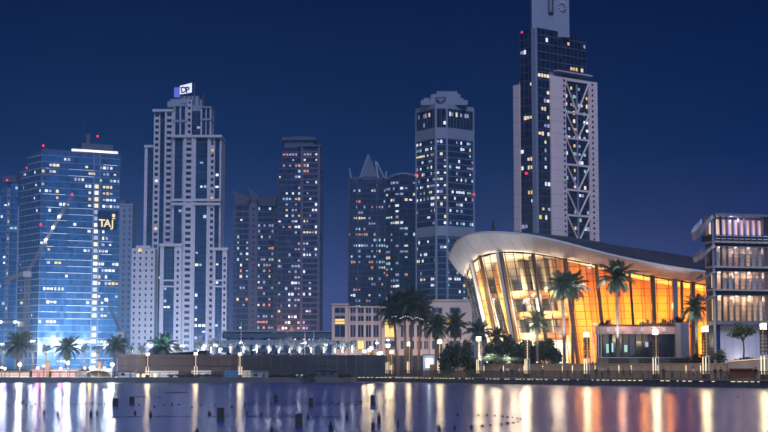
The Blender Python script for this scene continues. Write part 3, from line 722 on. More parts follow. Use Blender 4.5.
def build_opera():
    T = thing('opera_house', 'boat-shaped opera house with glowing amber glass front and sweeping pale roof lip', 'opera house', (50, OCY, PLZ))
    N = 84; ths = [pi * 2 * i / N for i in range(N)]
    th_f = lambda i: 2 * pi * (i % N) / N
    # roof lip: curved pale soffit from the glass head out to the rim, thin edge, dark domed roof
    def loft(rows, name, m, smooth=True, parent=T):
        b = MB(); n = len(rows[0])
        for r_ in rows: b.v += [tuple(p) for p in r_]
        for i in range(len(rows) - 1):
            for k in range(n):
                k2 = (k + 1) % n; b.f.append((i * n + k, i * n + k2, (i + 1) * n + k2, (i + 1) * n + k))
        return b.build(name, m, parent, smooth=smooth)
    NN = 160; tt = [2 * pi * i / NN for i in range(NN)]
    rows = []
    for k in (0, .12, .3, .5, .7, .87, 1.0):
        row = []
        for th in tt:
            a_, b_ = RT.pt(th, .985), RR.pt(th); p = a_.lerp(b_, k); p.z = a_.z + (b_.z - a_.z) * k ** 1.25 - .35 * sin(pi * k); row.append(p)
        rows.append(row)
    loft(rows, 'roof_lip', 'soffit')
    rows = [[RR.pt(th) for th in tt], [RR.pt(th, 1.004) + Vector((0, 0, .28)) for th in tt], [RR.pt(th, .985) + Vector((0, 0, .5)) for th in tt]]
    loft(rows, 'roof_edge', 'soffit')
    rows = []
    for f in (.985, .93, .82, .65, .45, .25, .06):
        row = []
        for th in tt:
            p = RR.pt(th, f); k = 1 - f * f
            zc = 24.5 - .05 * (p.x - 50)
            p.z = p.z * f ** 1.4 + zc * (1 - f ** 1.4) + 3.2 * k + .48; row.append(p)
        rows.append(row)
    rf = loft(rows, 'roof', 'roof_metal'); 
    b = MB(); b.v = [tuple(p) for p in rows[-1]]; b.f = [tuple(range(NN))]; b.build('roof_cap', 'roof_metal', T)
    v = MB(); q = P(493.5, 233, OCY - 6); v.tube([q - Vector((0, 0, 5)), q + Vector((0, 0, .5)), q + Vector((-.1, 0, 2.6))], [.5, .45, .25], 10); v.build('roof_flue', 'dark_metal', T)
    sm = MB()
    for i in range(0, NN, 2):
        th = tt[i]
        for k in range(6):
            pr = []
            for kk in (k / 6, (k + 1) / 6):
                a_, b_ = RT.pt(th, .985), RR.pt(th); p = a_.lerp(b_, kk); p.z = a_.z + (b_.z - a_.z) * kk ** 1.25 - .35 * sin(pi * kk) - .015; pr.append(p)
            sm.bar(pr[0], pr[1], .025, .02)
    sm.build('lip_seams', 'grey_stone', T, kind='stuff')
    # inside: floor slabs, auditorium drum, ceiling, balconies, columns
    b = MB(); b.prism([tuple(RB.pt(th, .99).xy) for th in ths], PLZ + .01, PLZ + .12); b.build('lobby_floor', 'cream', T)
    rows = [[RT.pt(th, .98) - Vector((0, 0, .3)) for th in tt], [RT.pt(th, .80) + Vector((0, 0, -2.2 if False else -.6)) for th in tt], [RT.pt(th, .5) + Vector((0, 0, -1.0)) for th in tt]]
    loft(rows, 'lobby_ceiling', 'cream')
    def drum(f0, f1, t0, t1, z0, zoff, name, m, step=48):
        b = MB()
        for i in range(step):
            a, c_ = t0 + (t1 - t0) * i / step, t0 + (t1 - t0) * (i + 1) / step
            pa, pc = RB.pt(a, f0), RB.pt(c_, f0); qa, qc = RT.pt(a, f1), RT.pt(c_, f1)
            b.quad((pa.x, pa.y, z0), (pc.x, pc.y, z0), (qc.x, qc.y, qc.z + zoff), (qa.x, qa.y, qa.z + zoff))
        return b.build(name, m, T, smooth=True)
    # auditorium wall: separate timber panels, each a little proud of the next
    NP = 30; t0, t1 = R(236), R(352)
    for i in range(NP):
        a, c_ = t0 + (t1 - t0) * i / NP, t0 + (t1 - t0) * (i + .94) / NP; f = .80 + random.uniform(-.006, .006)
        pa, pc, qa, qc = RB.pt(a, f), RB.pt(c_, f), RT.pt(a, f), RT.pt(c_, f)
        b = MB(); zz = -.7
        n_ = Vector((0, .18, 0))
        b.hexa([(pa.x, pa.y, PLZ + .1), (pc.x, pc.y, PLZ + .1), (pc.x, pc.y + .2, PLZ + .1), (pa.x, pa.y + .2, PLZ + .1), (qa.x, qa.y, qa.z + zz), (qc.x, qc.y, qc.z + zz), (qc.x, qc.y + .2, qc.z + zz), (qa.x, qa.y + .2, qa.z + zz)])
        b.build('timber_panel', 'timber' if i % 3 else 'timber_red', T)
    drum(.775, .775, R(230), R(360), PLZ, -.6, 'auditorium_wall', 'walnut')
    drum(.50, .55, R(120), R(240), PLZ, -.8, 'lobby_core', 'cream')
    drum(.80, .84, R(192), R(203), PLZ, -.7, 'lobby_wall', 'cream'); drum(.88, .90, R(135), R(193), PLZ, -.7, 'lobby_wall', 'cream')
    for k in range(9):
        th = R(166 + k * 4.2); kk = .08 if th < R(193) else 0; p0, p1 = RB.pt(th, .825 + kk), RT.pt(th, .86 + kk * .8); b = MB(); b.bar((p0.x, p0.y, PLZ), (p1.x, p1.y, p1.z - .8), .16, .3, up=Vector((cos(th), sin(th), 0))); b.build('timber_fin', 'timber', T)
    for z, f0, f1, a, c_ in ((8.2, .50, .86, 165, 232), (12.6, .52, .80, 160, 236), (16.8, .55, .86, 172, 238)):
        b = MB(); k = 30; ins, outs = [], []
        for i in range(k + 1):
            th = R(a + (c_ - a) * i / k); p = S(th, z); ctr = Vector((RT.cx, OCY, 0))
            d = Vector((p.x - ctr.x, p.y - ctr.y)); ins.append(Vector((ctr.x + d.x * f0, ctr.y + d.y * f0))); outs.append(Vector((ctr.x + d.x * f1, ctr.y + d.y * f1)))
        b.prism([tuple(p) for p in outs] + [tuple(p) for p in reversed(ins)], z, z + .5); bo = b.build('balcony', 'walnut', T)
        b = MB()
        for i in range(k): b.hexa([(*outs[i], z + .5), (*outs[i + 1], z + .5), (*(outs[i + 1] * .998 + Vector((.1, .6))), z + .5), (*(outs[i] * .998 + Vector((.1, .6))), z + .5), (*outs[i], z + 1.5), (*outs[i + 1], z + 1.5), (*(outs[i + 1] * .998 + Vector((.1, .6))), z + 1.5), (*(outs[i] * .998 + Vector((.1, .6))), z + 1.5)])
        b.build('balcony_front', 'timber', bo, local=False).location = -Vector(T['_o'])
    for th_, f in ((188, .74), (197, .66), (204, .72), (214, .62), (219, .78), (228, .70)):
        p0, p1 = RB.pt(R(th_), f), RT.pt(R(th_), f)
        b = MB(); b.tube([(p0.x, p0.y, PLZ), (p1.x, p1.y, p1.z - .6)], [.55, .7], 12); b.build('lobby_column', 'cream', T, smooth=True)
    # big pale curved screen in the lobby
    b = MB()
    for i in range(16):
        a, c_ = R(218 + i * 1.6), R(218 + (i + 1) * 1.6)
        pa, pc = RB.pt(a, .72), RB.pt(c_, .72); top = PLZ + 9.2 - .02 * (i - 6) ** 2 * 2
        b.quad((pa.x, pa.y, PLZ), (pc.x, pc.y, PLZ), (pc.x + .3, pc.y - .6, top), (pa.x + .3, pa.y - .6, top))
    b.build('lobby_screen', 'white_paint', T, smooth=True)
    # glazing: panes as separate pieces, the ones in clear view first
    zl = [PLZ + .15 + 1.46 * i for i in range(16)]
    panes = []
    for i in range(N):
        a, c_ = th_f(i), th_f(i) + 2 * pi / N
        for j in range(len(zl) - 1):
            if zl[j] > min(RT.height(a), RT.height(c_)) - .2: continue
            q = [S(a, zl[j]), S(c_, zl[j]), S(c_, min(zl[j + 1], RT.height(c_))), S(a, min(zl[j + 1], RT.height(a)))]
            nrm = (q[1] - q[0]).cross(q[3] - q[0]).normalized()
            facing = -nrm.y * 1.0
            ar = (q[1] - q[0]).length * (q[3] - q[0]).length
            panes.append((ar * facing if zl[j] > PLZ + 3.2 and q[0].x < RT.x1 - 14 else -1, q, nrm))
    panes.sort(key=lambda t_: -t_[0])
    rest = MB(); o_ = Vector(T['_o'])
    for rank, (ar, q, nrm) in enumerate(panes):
        tgt = MB() if rank < 300 and ar > 0 else rest
        g_ = .035; c0 = sum(q, Vector()) / 4; qq = [c0 + (p - c0) * (1 - g_) for p in q]; d = nrm * .03
        tgt.hexa([qq[0], qq[1], qq[1] - d, qq[0] - d, qq[3], qq[2], qq[2] - d, qq[3] - d])
        if tgt is not rest:
            me = bpy.data.meshes.new('glass_pane'); me.from_pydata([tuple(Vector(p) - o_) for p in tgt.v], [], tgt.f); me.materials.append(M['clear_glass'])
            child('glass_pane', me, T)
    rest.build('hidden_glazing', 'clear_glass', T, kind='stuff')
    bars = MB()
    for i in range(N):
        th = th_f(i)
        p, q = RB.pt(th), RT.pt(th); w_ = .055
        bars.bar(p, q, w_, .07, up=(q - RT.pt(th, .9)).normalized())
        for z in zl:
            if z < min(RT.height(th), RT.height(th + 2 * pi / N)): bars.bar(S(th, z), S(th + 2 * pi / N, z), .05, .045)
    bars.build('glazing_bars', 'dark_metal', T, kind='stuff')
    # leaning outer columns
    def th_at(px):
        best = None
        for i in range(1600):
            th = R(180 + i * .1); p = RT.pt(th); t = p.y * cos(PITCH) + (p.z - CAMH) * sin(PITCH); x = 384 + FPX * p.x / t
            if best is None or abs(x - px) < best[0]: best = (abs(x - px), th)
        return best[1]
    for px, m_, w_ in ((472, 'white_paint', .2), (481, 'bronze', .14), (499, 'white_paint', .42), (501.6, 'bronze', .24), (533.5, 'dark_metal', .22), (565, 'bronze', .3), (596.5, 'bronze', .28), (629, 'dark_metal', .16), (652, 'bronze', .42), (674, 'metal_grey', .5), (681, 'dark_metal', .16), (692, 'bronze', .4)):
        th = th_at(px); p, q = RB.pt(th, 1.012), RT.pt(th, 1.008)
        b = MB(); b.bar(p, q, w_, .35, up=Vector((cos(th), sin(th), 0))); b.build('outer_column', m_, T)
    # interior lamps
    def Lm(th_, f, z, pw, col, r=.5):
        p = S(R(th_), z); c0 = Vector((RT.cx, OCY)); q = c0 + (p.xy - c0) * f
        lamp('lobby_lamp', T, (q.x, q.y, z), pw, col, r)
    GW, AM = (1.0, .80, .58), (1.0, .33, .04)
    for th_, f, z, pw in ((174, .965, 9, 1500), (179, .965, 15, 1500), (183, .965, 6.5, 1500), (186, .965, 11, 1500), (190, .965, 18, 1600), (194, .94, 10.5, 2600), (199, .93, 14.6, 3200), (204, .84, 6.2, 5200), (211, .88, 18.8, 4000), (215, .90, 10.2, 5000), (223, .88, 14.4, 4200), (229, .86, 5.8, 6500), (235, .88, 17.0, 3500)): Lm(th_, f, z, pw, GW)
    for th_ in (243, 252, 261, 270, 279, 288, 297, 306, 316, 328):
        Lm(th_, .955, 5.0, 1700, AM); Lm(th_, .96, 10, 1850, AM); Lm(th_, .96, 14.6, 1650, AM)
    return T
build_opera()

# ------------------------------------------------------------------ glass gallery building at the right edge
def build_gallery():
    D = 232; T = Tower('gallery_building', 'glass-finned gallery building with curved corner canopies at right edge', 'building', (PX(745, D), D, PLZ))
    p0, p1 = V2(714.5, D, 280), V2(806, D + 4, 280); f = Face(T, p0, p1); Z = lambda y: PZ(y, D); o = T.root['_o']
    L = f.L; fd = 6
    rows = [(216.5, 240.5), (246.8, 265.5), (271.8, 288.5), (295.8, 321)]
    f.box('core', 'dark_stone', 2.2, L, -fd, -5, PLZ, Z(216)); 
    for (y0, y1) in rows: f.box('room_back', 'beige_stone', .2, L, -3.4, -3.0, Z(y1), Z(y0))
    f.box('roof_slab', 'metal_grey', -.2, L, -3, .9, Z(216), Z(213.6))
    for y0, y1, n_, m_ in ((240.5, 242.6, .15, 'beige_stone'), (246.1, 246.8, .8, 'metal_grey'), (265.5, 267.6, .15, 'beige_stone'), (271.2, 271.8, .8, 'metal_grey'), (288.5, 290.6, .15, 'beige_stone'), (295.2, 295.8, .8, 'metal_grey'), (321, 324.5, .3, 'metal_grey')):
        f.box('floor_band', m_, 0, L, -3, n_, Z(y1), Z(y0))
    for y0, y1 in ((242.6, 246.1), (267.6, 271.2), (290.6, 295.2)): f.box('shadow_gap', 'dark_metal', .1, L, -3, -.3, Z(y1), Z(y0))
    bw = PX(716.6, D) - PX(710, D); nb = int(L / bw)
    for r_, (y0, y1) in enumerate(rows):
        for k in range(nb):
            u0 = .1 + k * bw; u1 = u0 + bw
            if u0 > PX(772, D) - p0.x: break
            # pane
            me = MB(); me.hexa([f.pt(u0 + .08, .02, Z(y1)), f.pt(u1 - .08, .02, Z(y1)), f.pt(u1 - .08, -.02, Z(y1)), f.pt(u0 + .08, -.02, Z(y1)), f.pt(u0 + .08, .02, Z(y0)), f.pt(u1 - .08, .02, Z(y0)), f.pt(u1 - .08, -.02, Z(y0)), f.pt(u0 + .08, -.02, Z(y0))])
            if r_: me.build('glass_pane', 'office_glass', T.root)
            fm = MB(); a = u0; fm.hexa([f.pt(a - .04, .6, Z(y1)), f.pt(a + .04, .6, Z(y1)), f.pt(a + .04, -.1, Z(y1)), f.pt(a - .04, -.1, Z(y1)), f.pt(a - .04, .6, Z(y0)), f.pt(a + .04, .6, Z(y0)), f.pt(a + .04, -.1, Z(y0)), f.pt(a - .04, -.1, Z(y0))]); fm.build('fin', 'metal_grey', T.root)
            if r_ == 0:       # lit loggia: lavender wall and pale columns
                lp = MB(); lp.hexa([f.pt(u0 + .15, -1.9, Z(233)), f.pt(u1 - .15, -1.9, Z(233)), f.pt(u1 - .15, -2.0, Z(233)), f.pt(u0 + .15, -2.0, Z(233)), f.pt(u0 + .15, -1.9, Z(218)), f.pt(u1 - .15, -1.9, Z(218)), f.pt(u1 - .15, -2.0, Z(218)), f.pt(u0 + .15, -2.0, Z(218))])
                lp.build('lit_wall_panel', 'lav_panel' if k > 1 else 'pale_panel', T.root)
                cp = MB(); cp.bar(f.pt(u0 + .05, -.5, Z(234)), f.pt(u0 + .3, -1.1, Z(219)), .14, .12); cp.build('raking_column', 'pink_light', T.root)
            else:
                pr = (.0, .30, .75, .85)[r_]
                if random.random() < pr:
                    h0, h1 = (y1 - 1, y0 + random.uniform(2, 6))
                    lp = MB(); w0, w1 = u0 + .12, u1 - random.uniform(.1, .5)
                    lp.hexa([f.pt(w0, -1.4, Z(h0)), f.pt(w1, -1.4, Z(h0)), f.pt(w1, -1.5, Z(h0)), f.pt(w0, -1.5, Z(h0)), f.pt(w0, -1.4, Z(h1)), f.pt(w1, -1.4, Z(h1)), f.pt(w1, -1.5, Z(h1)), f.pt(w0, -1.5, Z(h1))])
                    lp.build('lit_blind', random.choice(('warm_panel', 'pale_panel', 'warm_panel')) if r_ == 3 else random.choice(('warm_panel', WIN['dim'], WIN['dim'])), T.root)
    for (y0, y1) in rows[1:]:
        for k in range(1, 5):
            z = Z(y1) + (Z(y0) - Z(y1)) * k / 5; f.box('louvre_lines', 'metal_grey', 0, L, .3, .5, z - .035, z + .035, 'stuff')
    f.box('parapet_band', 'dark_metal', 0, L, -4, .1, Z(240.4), Z(234.6))
    for y in (235.5, 238.5): f.box('rail', 'white_paint', 0, L, .12, .2, Z(y) - .06, Z(y) + .06, 'stuff')
    f.box('ground_wall', 'white_stone', 1.2, L, -4.2, -1.0, PLZ, Z(325))
    f.box('entrance_glass', 'navy_glass', .2, 1.2, -4.2, -.9, PLZ, Z(325))
    for k in range(7): f.box('ground_wall_joints', 'grey_stone', 2 + k * 1.3, 2.05 + k * 1.3, -1.0, -.985, PLZ, Z(325), 'stuff')
    # side wall and curved corner canopies that droop towards the tip
    sd_ = Face(T, V2(712.2, D + 4.5, 280), p0)
    for (y0, y1) in rows: sd_.box('side_glazing', 'navy_glass', 0, sd_.L, -.1, 0, Z(y1), Z(y0))
    for k in range(6): sd_.box('side_posts', 'metal_grey', k * sd_.L / 5 - .08, k * sd_.L / 5 + .08, -.1, .25, PLZ, Z(216), 'stuff')
    for ytop, ytip, ext, hgt in ((215, 230, 2.25, 1.25), (246, 255.5, 2.1, .75), (272, 277.5, 1.7, .3), (295.5, 299, 1.3, .25)):
        b = MB(); n_ = 20; cxx, cyy = p0.x, D + 4.5
        rows_ = [[], [], [], []]
        for i in range(n_ + 1):
            a = R(-95 + 190 * i / n_); 
            k = max(0, cos(a)); zz = Z(ytop) + (Z(ytip) - Z(ytop)) * k ** 1.3
            ox, oy = cxx - ext * cos(a), cyy + 5.0 * sin(a); ix, iy = cxx - (ext - 1.1) * cos(a), cyy + 4.2 * sin(a)
            rows_[0].append((ox, oy, zz)); rows_[1].append((ox + .25 * cos(a), oy, zz - hgt * (.4 + .6 * k))); rows_[2].append((ix, iy, zz - hgt * .5 + .1)); rows_[3].append((ix, iy, zz + .3))
        m0 = len(b.v)
        for r_ in rows_: b.v += r_
        for j in range(4):
            for i in range(n_):
                A = j * (n_ + 1) + i; B = ((j + 1) % 4) * (n_ + 1) + i; b.f.append((A, A + 1, B + 1, B))
        b.build('corner_canopy', 'white_stone', T.root, smooth=False)
        b = MB()
        for i in range(0, n_ + 1, 2): b.bar(rows_[0][i], rows_[1][i], .05)
        b.build('canopy_ribs', 'metal_grey', T.root, kind='stuff')
    f.T.done()
    for u in (2, 4.5, 7):
        lamp('gallery_lamp', T.root, f.pt(u, -2.0, Z(299)), 330, (1, .64, .36), .3); lamp('gallery_lamp', T.root, f.pt(u, -2.0, Z(275)), 230, (1, .66, .40), .3); lamp('gallery_lamp', T.root, f.pt(u, -2.0, Z(250)), 110, (1, .75, .6), .3)
    lamp('wall_washer', T.root, f.pt(4.3, .6, PLZ + .5), 130, (.85, .88, 1.0), .2)
    lamp('loggia_lamp', T.root, f.pt(3.5, -.8, Z(219)), 50, (.7, .65, 1.0), .2)
build_gallery()

# ------------------------------------------------------------------ glass pavilion before the opera
def build_pavilion():
    D = 258; T = Tower('pavilion', 'low dark-glass pavilion with rosy fascia in front of the opera', 'pavilion', (PX(640, D), D, PLZ))
    f = front(T, D); X = lambda q: PX(q, D); Z = lambda y: PZ(y, D)
    f.box('fascia', 'pink_panel', X(602), X(675), -8, .5, Z(334), Z(325.5)); f.box('roof', 'dark_metal', X(601.5), X(676), -8.3, .8, Z(325.5), Z(324.6))
    nb = 11
    for k in range(nb):
        a = X(603) + (X(674.5) - X(603)) * k / nb; e_ = X(603) + (X(674.5) - X(603)) * (k + 1) / nb
        b = MB(); b.box(a + .06, e_ - .06, D - .02, D + .04, PLZ, Z(334)); b.build('glass_pane', 'black_glass' if k % 4 else 'navy_glass', T.root)
        b = MB(); b.box(a - .06, a + .06, D - .2, D + .1, PLZ, Z(334)); b.build('mullion', 'dark_metal', T.root)
    for q, q1, y0, y1, c in ((606, 608.5, 353, 344, 'green'), (611.5, 613, 352, 343, 'teal'), (624, 627, 352, 345, 'green'), (645, 648, 347, 342, 'dim'), (592, 594, 352, 347, 'white')):
        if q > 600: f.win((X(q) + X(q1)) / 2, (Z(y0) + Z(y1)) / 2, X(q1) - X(q), Z(y1) - Z(y0), c, .12)
    for q in (606, 614, 621, 633, 640, 652, 662): 
        b = MB(); b.box(X(q), X(q + 3.5), D - .62, D - .5, Z(332), Z(328.5 - random.random() * 2)); b.build('fascia_panel', 'pink_panel' if q % 2 else 'white_canvas', T.root)
    f.box('end_wall', 'beige_stone', X(675.2), X(680), -8, .9, PLZ, Z(323)); f.box('end_wing', 'grey_stone', X(680), X(689), -6, .3, PLZ, Z(322.5))
    f.box('back_wall', 'dark_stone', X(603), X(675), -8, -7, PLZ, Z(326))
    for k in range(14):
        q = X(642) + k * .42; T.m('roof_plant_boxes', 'dark_metal', 'stuff').box(q, q + .3, D + 2, D + 2.6, Z(324.6), Z(324.6) + random.uniform(.3, 1.0))
    T.done()
    lamp('fascia_lamp', T.root, (X(620), D - 2.2, Z(321)), 260, (1, .75, .65), .3); lamp('fascia_lamp', T.root, (X(655), D - 2.2, Z(321)), 220, (1, .8, .7), .3)
    pl = thing('planter_wall', 'low dark planter wall in front of the pavilion', 'wall', (X(645), 247, PLZ)); xx = lambda q: PX(q, 247)
    for k in range(9):
        a, e_ = 598 + k * 10.2, 598 + k * 10.2 + 10; b = MB(); b.box(xx(a), xx(e_), 247, 247.5, PLZ, PZ(358, 247)); b.build('wall_block', 'dark_metal' if k % 3 else 'quay', pl)
    b = MB(); b.box(xx(597.5), xx(690.5), 246.85, 247.65, PZ(358, 247), PZ(357.2, 247)); b.build('coping', 'terrace_wall', pl)
    # row of slim light poles at the pavilion's left
    for k, q in enumerate((589.5, 592.5, 595.5, 598.5, 601)):
        t_ = thing('light_pole', 'slim pale pole in the row left of the pavilion, %s from the left' % ('first', 'second', 'third', 'fourth', 'fifth')[k], 'pole', (PX(q, 252), 252, PLZ), 'slim poles by the pavilion')
        b = MB(); b.tube([(PX(q, 252), 252, PLZ), (PX(q, 252), 252, PZ(327, 252))], .07, 8); b.build('shaft', 'white_canvas', t_)
        b = MB(); b.box(PX(q, 252) - .14, PX(q, 252) + .14, 251.86, 252.14, PLZ, PLZ + .25); b.build('foot', 'dark_metal', t_)
build_pavilion()

# ------------------------------------------------------------------ lanterns along the promenade
def build_lantern():
    """square lantern mast: four pale legs, bronze lattice cage, glowing cube and cap; 7.3 m, origin at its foot"""
    t_ = thing('promenade_lantern', 'x', 'street lamp', (0, 0, 0), 'lantern masts along the promenade')
    b = MB(); b.box(-.5, .5, -.5, .5, 0, .75); b.build('plinth', 'bronze', t_)
    for sx in (-1, 1):
        for sy in (-1, 1):
            b = MB(); b.box(sx * .36 - .07, sx * .36 + .07, sy * .36 - .07, sy * .36 + .07, .75, 3.1); b.build('leg', 'lantern_glow' if sy < 0 else 'white_canvas', t_)  # front legs emit: the light falling on them is put into the material
    b = MB(); b.box(-.46, .46, -.46, .46, 3.1, 3.25); b.build('collar', 'white_canvas', t_)
    b = MB()
    for sx in (-1, 1):
        for sy in (-1, 1): b.box(sx * .40 - .06, sx * .40 + .06, sy * .40 - .06, sy * .40 + .06, 3.25, 6.35)
    for k in range(1, 7):
        z = 3.25 + k * 3.1 / 7
        for s_ in (-1, 1): b.box(-.40, .40, s_ * .40 - .02, s_ * .40 + .02, z - .05, z + .05); b.box(s_ * .40 - .02, s_ * .40 + .02, -.40, .40, z - .05, z + .05)
    for k in (-.2, 0, .2):
        for s_ in (-1, 1): b.box(k - .03, k + .03, s_ * .38 - .015, s_ * .38 + .015, 3.25, 6.35); b.box(s_ * .38 - .015, s_ * .38 + .015, k - .03, k + .03, 3.25, 6.35)
    b.build('lattice_cage', 'bronze', t_, kind='stuff')
    b = MB(); b.box(-.12, .12, -.12, .12, 3.25, 6.35); b.build('inner_tube', 'lantern_glow', t_)
    b = MB(); b.box(-.46, .46, -.46, .46, 6.36, 6.44); b.build('tray', 'bronze', t_)
    b = MB(); b.box(-.37, .37, -.37, .37, 6.5, 7.15); b.build('lamp_cube', 'lantern', t_)
    b = MB(); b.box(-.48, .48, -.48, .48, 7.21, 7.3); b.build('cap', 'bronze', t_)
    return t_
lan = build_lantern(); used = False
ordn = ['first', 'second', 'third', 'fourth', 'fifth', 'sixth', 'seventh', 'eighth', 'ninth', 'tenth', 'eleventh', 'twelfth', 'thirteenth', 'fourteenth']
spots = [(357.5, 350, 2.0), (361.5, 348.5, 3.4), (365.5, 352, 6.0), (371.5, 346.5, 2.2), (376, 351.5, 6.5), (387.5, 344, 2.2), (391.5, 350.5, 6.5), (409, 342, 2), (439, 339.5, 2), (478, 336.5, 2), (526, 334.5, 2), (585, 332, 2), (653, 329, 2), (703, 326, 2), (760.5, 323, 2)]
for i, (px, ytop, bk) in enumerate(spots):
    q, d = prom_at(px, bk)
    o = lan if not used else copy_tree(lan); used = True
    s_ = (PZ(ytop, q.y) - GZ) / 7.3; o.location = (q.x, q.y, GZ + .05); o.scale = (max(.6, .76 * s_), max(.6, .76 * s_), s_); o.rotation_euler = (0, 0, atan2(d.y, d.x))
    big = [k for k in spots if k[0] >= 400]
    if px >= 400: o['label'] = 'lit square lantern mast on the promenade, %s to the right of the tall palm cluster' % ordn[i - 7] if px > 420 else 'lit square lantern mast standing in front of the tall palm cluster'
    else: o['label'] = 'lit square lantern mast in the cluster at the promenade corner, %s from the left' % ordn[i]
    if px > 420: o['label'] = 'lit square lantern mast on the promenade, %s from the right edge' % ordn[len(spots) - 1 - i]

# railing, edge lights, terrace wall
def build_railing():
    t_ = thing('railing', 'dark slatted railing along the right promenade edge', 'railing', (PL[5][0], PL[5][1], GZ))
    ol = offset_line(PL, .5); posts = MB(); rails = MB(); tot = 0
    for a, c_ in zip(ol[:-1], ol[1:]):
        L = (c_ - a).length; k = max(1, int(L / 1.6))
        for i in range(k):
            p = a.lerp(c_, i / k); posts.box(p.x - .05, p.x + .05, p.y - .05, p.y + .05, GZ + .05, GZ + 1.25)
        k2 = int(L / .17)
        for i in range(k2):
            p = a.lerp(c_, i / k2); posts.box(p.x - .026, p.x + .026, p.y - .02, p.y + .02, GZ + .15, GZ + 1.2)
        rb = MB(); rb.bar((*a, GZ + 1.25), (*c_, GZ + 1.25), .05, .04); rb.build('top_rail', 'bronze', t_)
        rb = MB(); rb.bar((*a, GZ + .18), (*c_, GZ + .18), .035, .03); rb.build('bottom_rail', 'bronze', t_)
    posts.build('balusters', 'bronze', t_, kind='stuff')
    t_ = thing('edge_light_strip', 'thin dotted line of warm lights under the promenade edge', 'light strip', (PL[5][0], PL[5][1], GZ))
    leds = MB()
    for a, c_ in zip(PL[:-1], PL[1:]):
        a = Vector(a); c_ = Vector(c_); L = (c_ - a).length; k = int(L / 1.15); nn = Vector((c_.y - a.y, -(c_.x - a.x))).normalized()
        nn = nn if nn.y < 0 else -nn
        for i in range(k):
            if random.random() < .25: continue
            p = a.lerp(c_, (i + .3) / k) + nn * .05; e_ = a.lerp(c_, (i + .3 + random.uniform(.25, .75)) / k) + nn * .05
            leds.bar((*p, GZ - .12), (*e_, GZ - .12), .03, .035)
    leds.build('light_segments', 'edge_led', t_, kind='stuff')
    cp = MB()
    for a, c_ in zip(PL[:-1], PL[1:]): cp.bar((*a, GZ + .06), (*c_, GZ + .06), .12, .07)
    struct(cp.build('quay_coping', 'terrace_wall'))
build_railing()
def build_terrace_wall():
    t_ = thing('terrace_wall', 'long sandy retaining wall behind the promenade with small lights', 'wall', (PL[5][0], PL[5][1], GZ))
    bl = offset_line(PL[2:], 9.3); front_ = offset_line(PL[2:], 9.0)
    for i in range(len(bl) - 1):
        a, c_, a2, c2 = front_[i], front_[i + 1], bl[i], bl[i + 1]; L = (c_ - a).length; k = max(1, round(L / 3.2))
        for j in range(k):
            p, q = a.lerp(c_, j / k), a.lerp(c_, (j + .985) / k); p2, q2 = a2.lerp(c2, j / k), a2.lerp(c2, (j + .985) / k)
            b = MB(); b.hexa([(*p, GZ), (*q, GZ), (*q2, GZ), (*p2, GZ), (*p, PLZ - .14), (*q, PLZ - .14), (*q2, PLZ - .14), (*p2, PLZ - .14)]); b.build('wall_panel', 'terrace_wall', t_)
            if j % 2 == 0:
                b = MB(); m_ = p + (q - p) * .02 - Vector((0, .06)); b.box(m_.x - .05, m_.x + .05, m_.y - .05, m_.y + .05, GZ + 1.0, PLZ - .3); b.build('wall_light', 'lantern_glow', t_)
        b = MB(); b.bar((*(a + (a2 - a) * .5), PLZ - .06), (*(c_ + (c2 - c_) * .5), PLZ - .06), .25, .07); b.build('coping', 'terrace_wall', t_)
build_terrace_wall()

# ------------------------------------------------------------------ vegetation
def frond_mesh(droop, seed):
    rnd = random.Random(seed); b = MB(); n_ = 15; pts = []
    for i in range(n_ + 1):
        t = i / n_; pts.append(Vector((t * (1 - .22 * droop * t), 0, .16 * sin(pi * t * .7) - droop * .55 * t * t)))
    for i in range(n_):
        b.bar(pts[i], pts[i + 1], .012 * (1 - .7 * i / n_), up=(0, 1, 0))
    for i in range(2, n_ + 1):
        t = i / n_; l = .30 * sin(pi * (.12 + .80 * t)) ** .7
        d = (pts[i] - pts[i - 1]).normalized()
        for s_ in (-1, 1):
            for sub in (0, .5):
                p = pts[i - 1].lerp(pts[i], sub); ll = l * rnd.uniform(.8, 1.1)
                tip = p + d * ll * .62 + Vector((0, s_ * ll * .72, -ll * rnd.uniform(.15, .55)))
                w_ = d * .021; b.quad(p - w_, p + w_, tip + w_ * .25, tip - w_ * .25)
    me = bpy.data.meshes.new('frond'); me.from_pydata(b.v, [], b.f); return me
FR_ = {}
for m_ in ('palm_leaf', 'palm_dark', 'palm_dry'):
    FR_[m_] = []
    for k, dr in enumerate((.15, .5, .85, 1.15)):
        me = frond_mesh(dr, k); me.materials.append(M[m_]); FR_[m_].append(me)
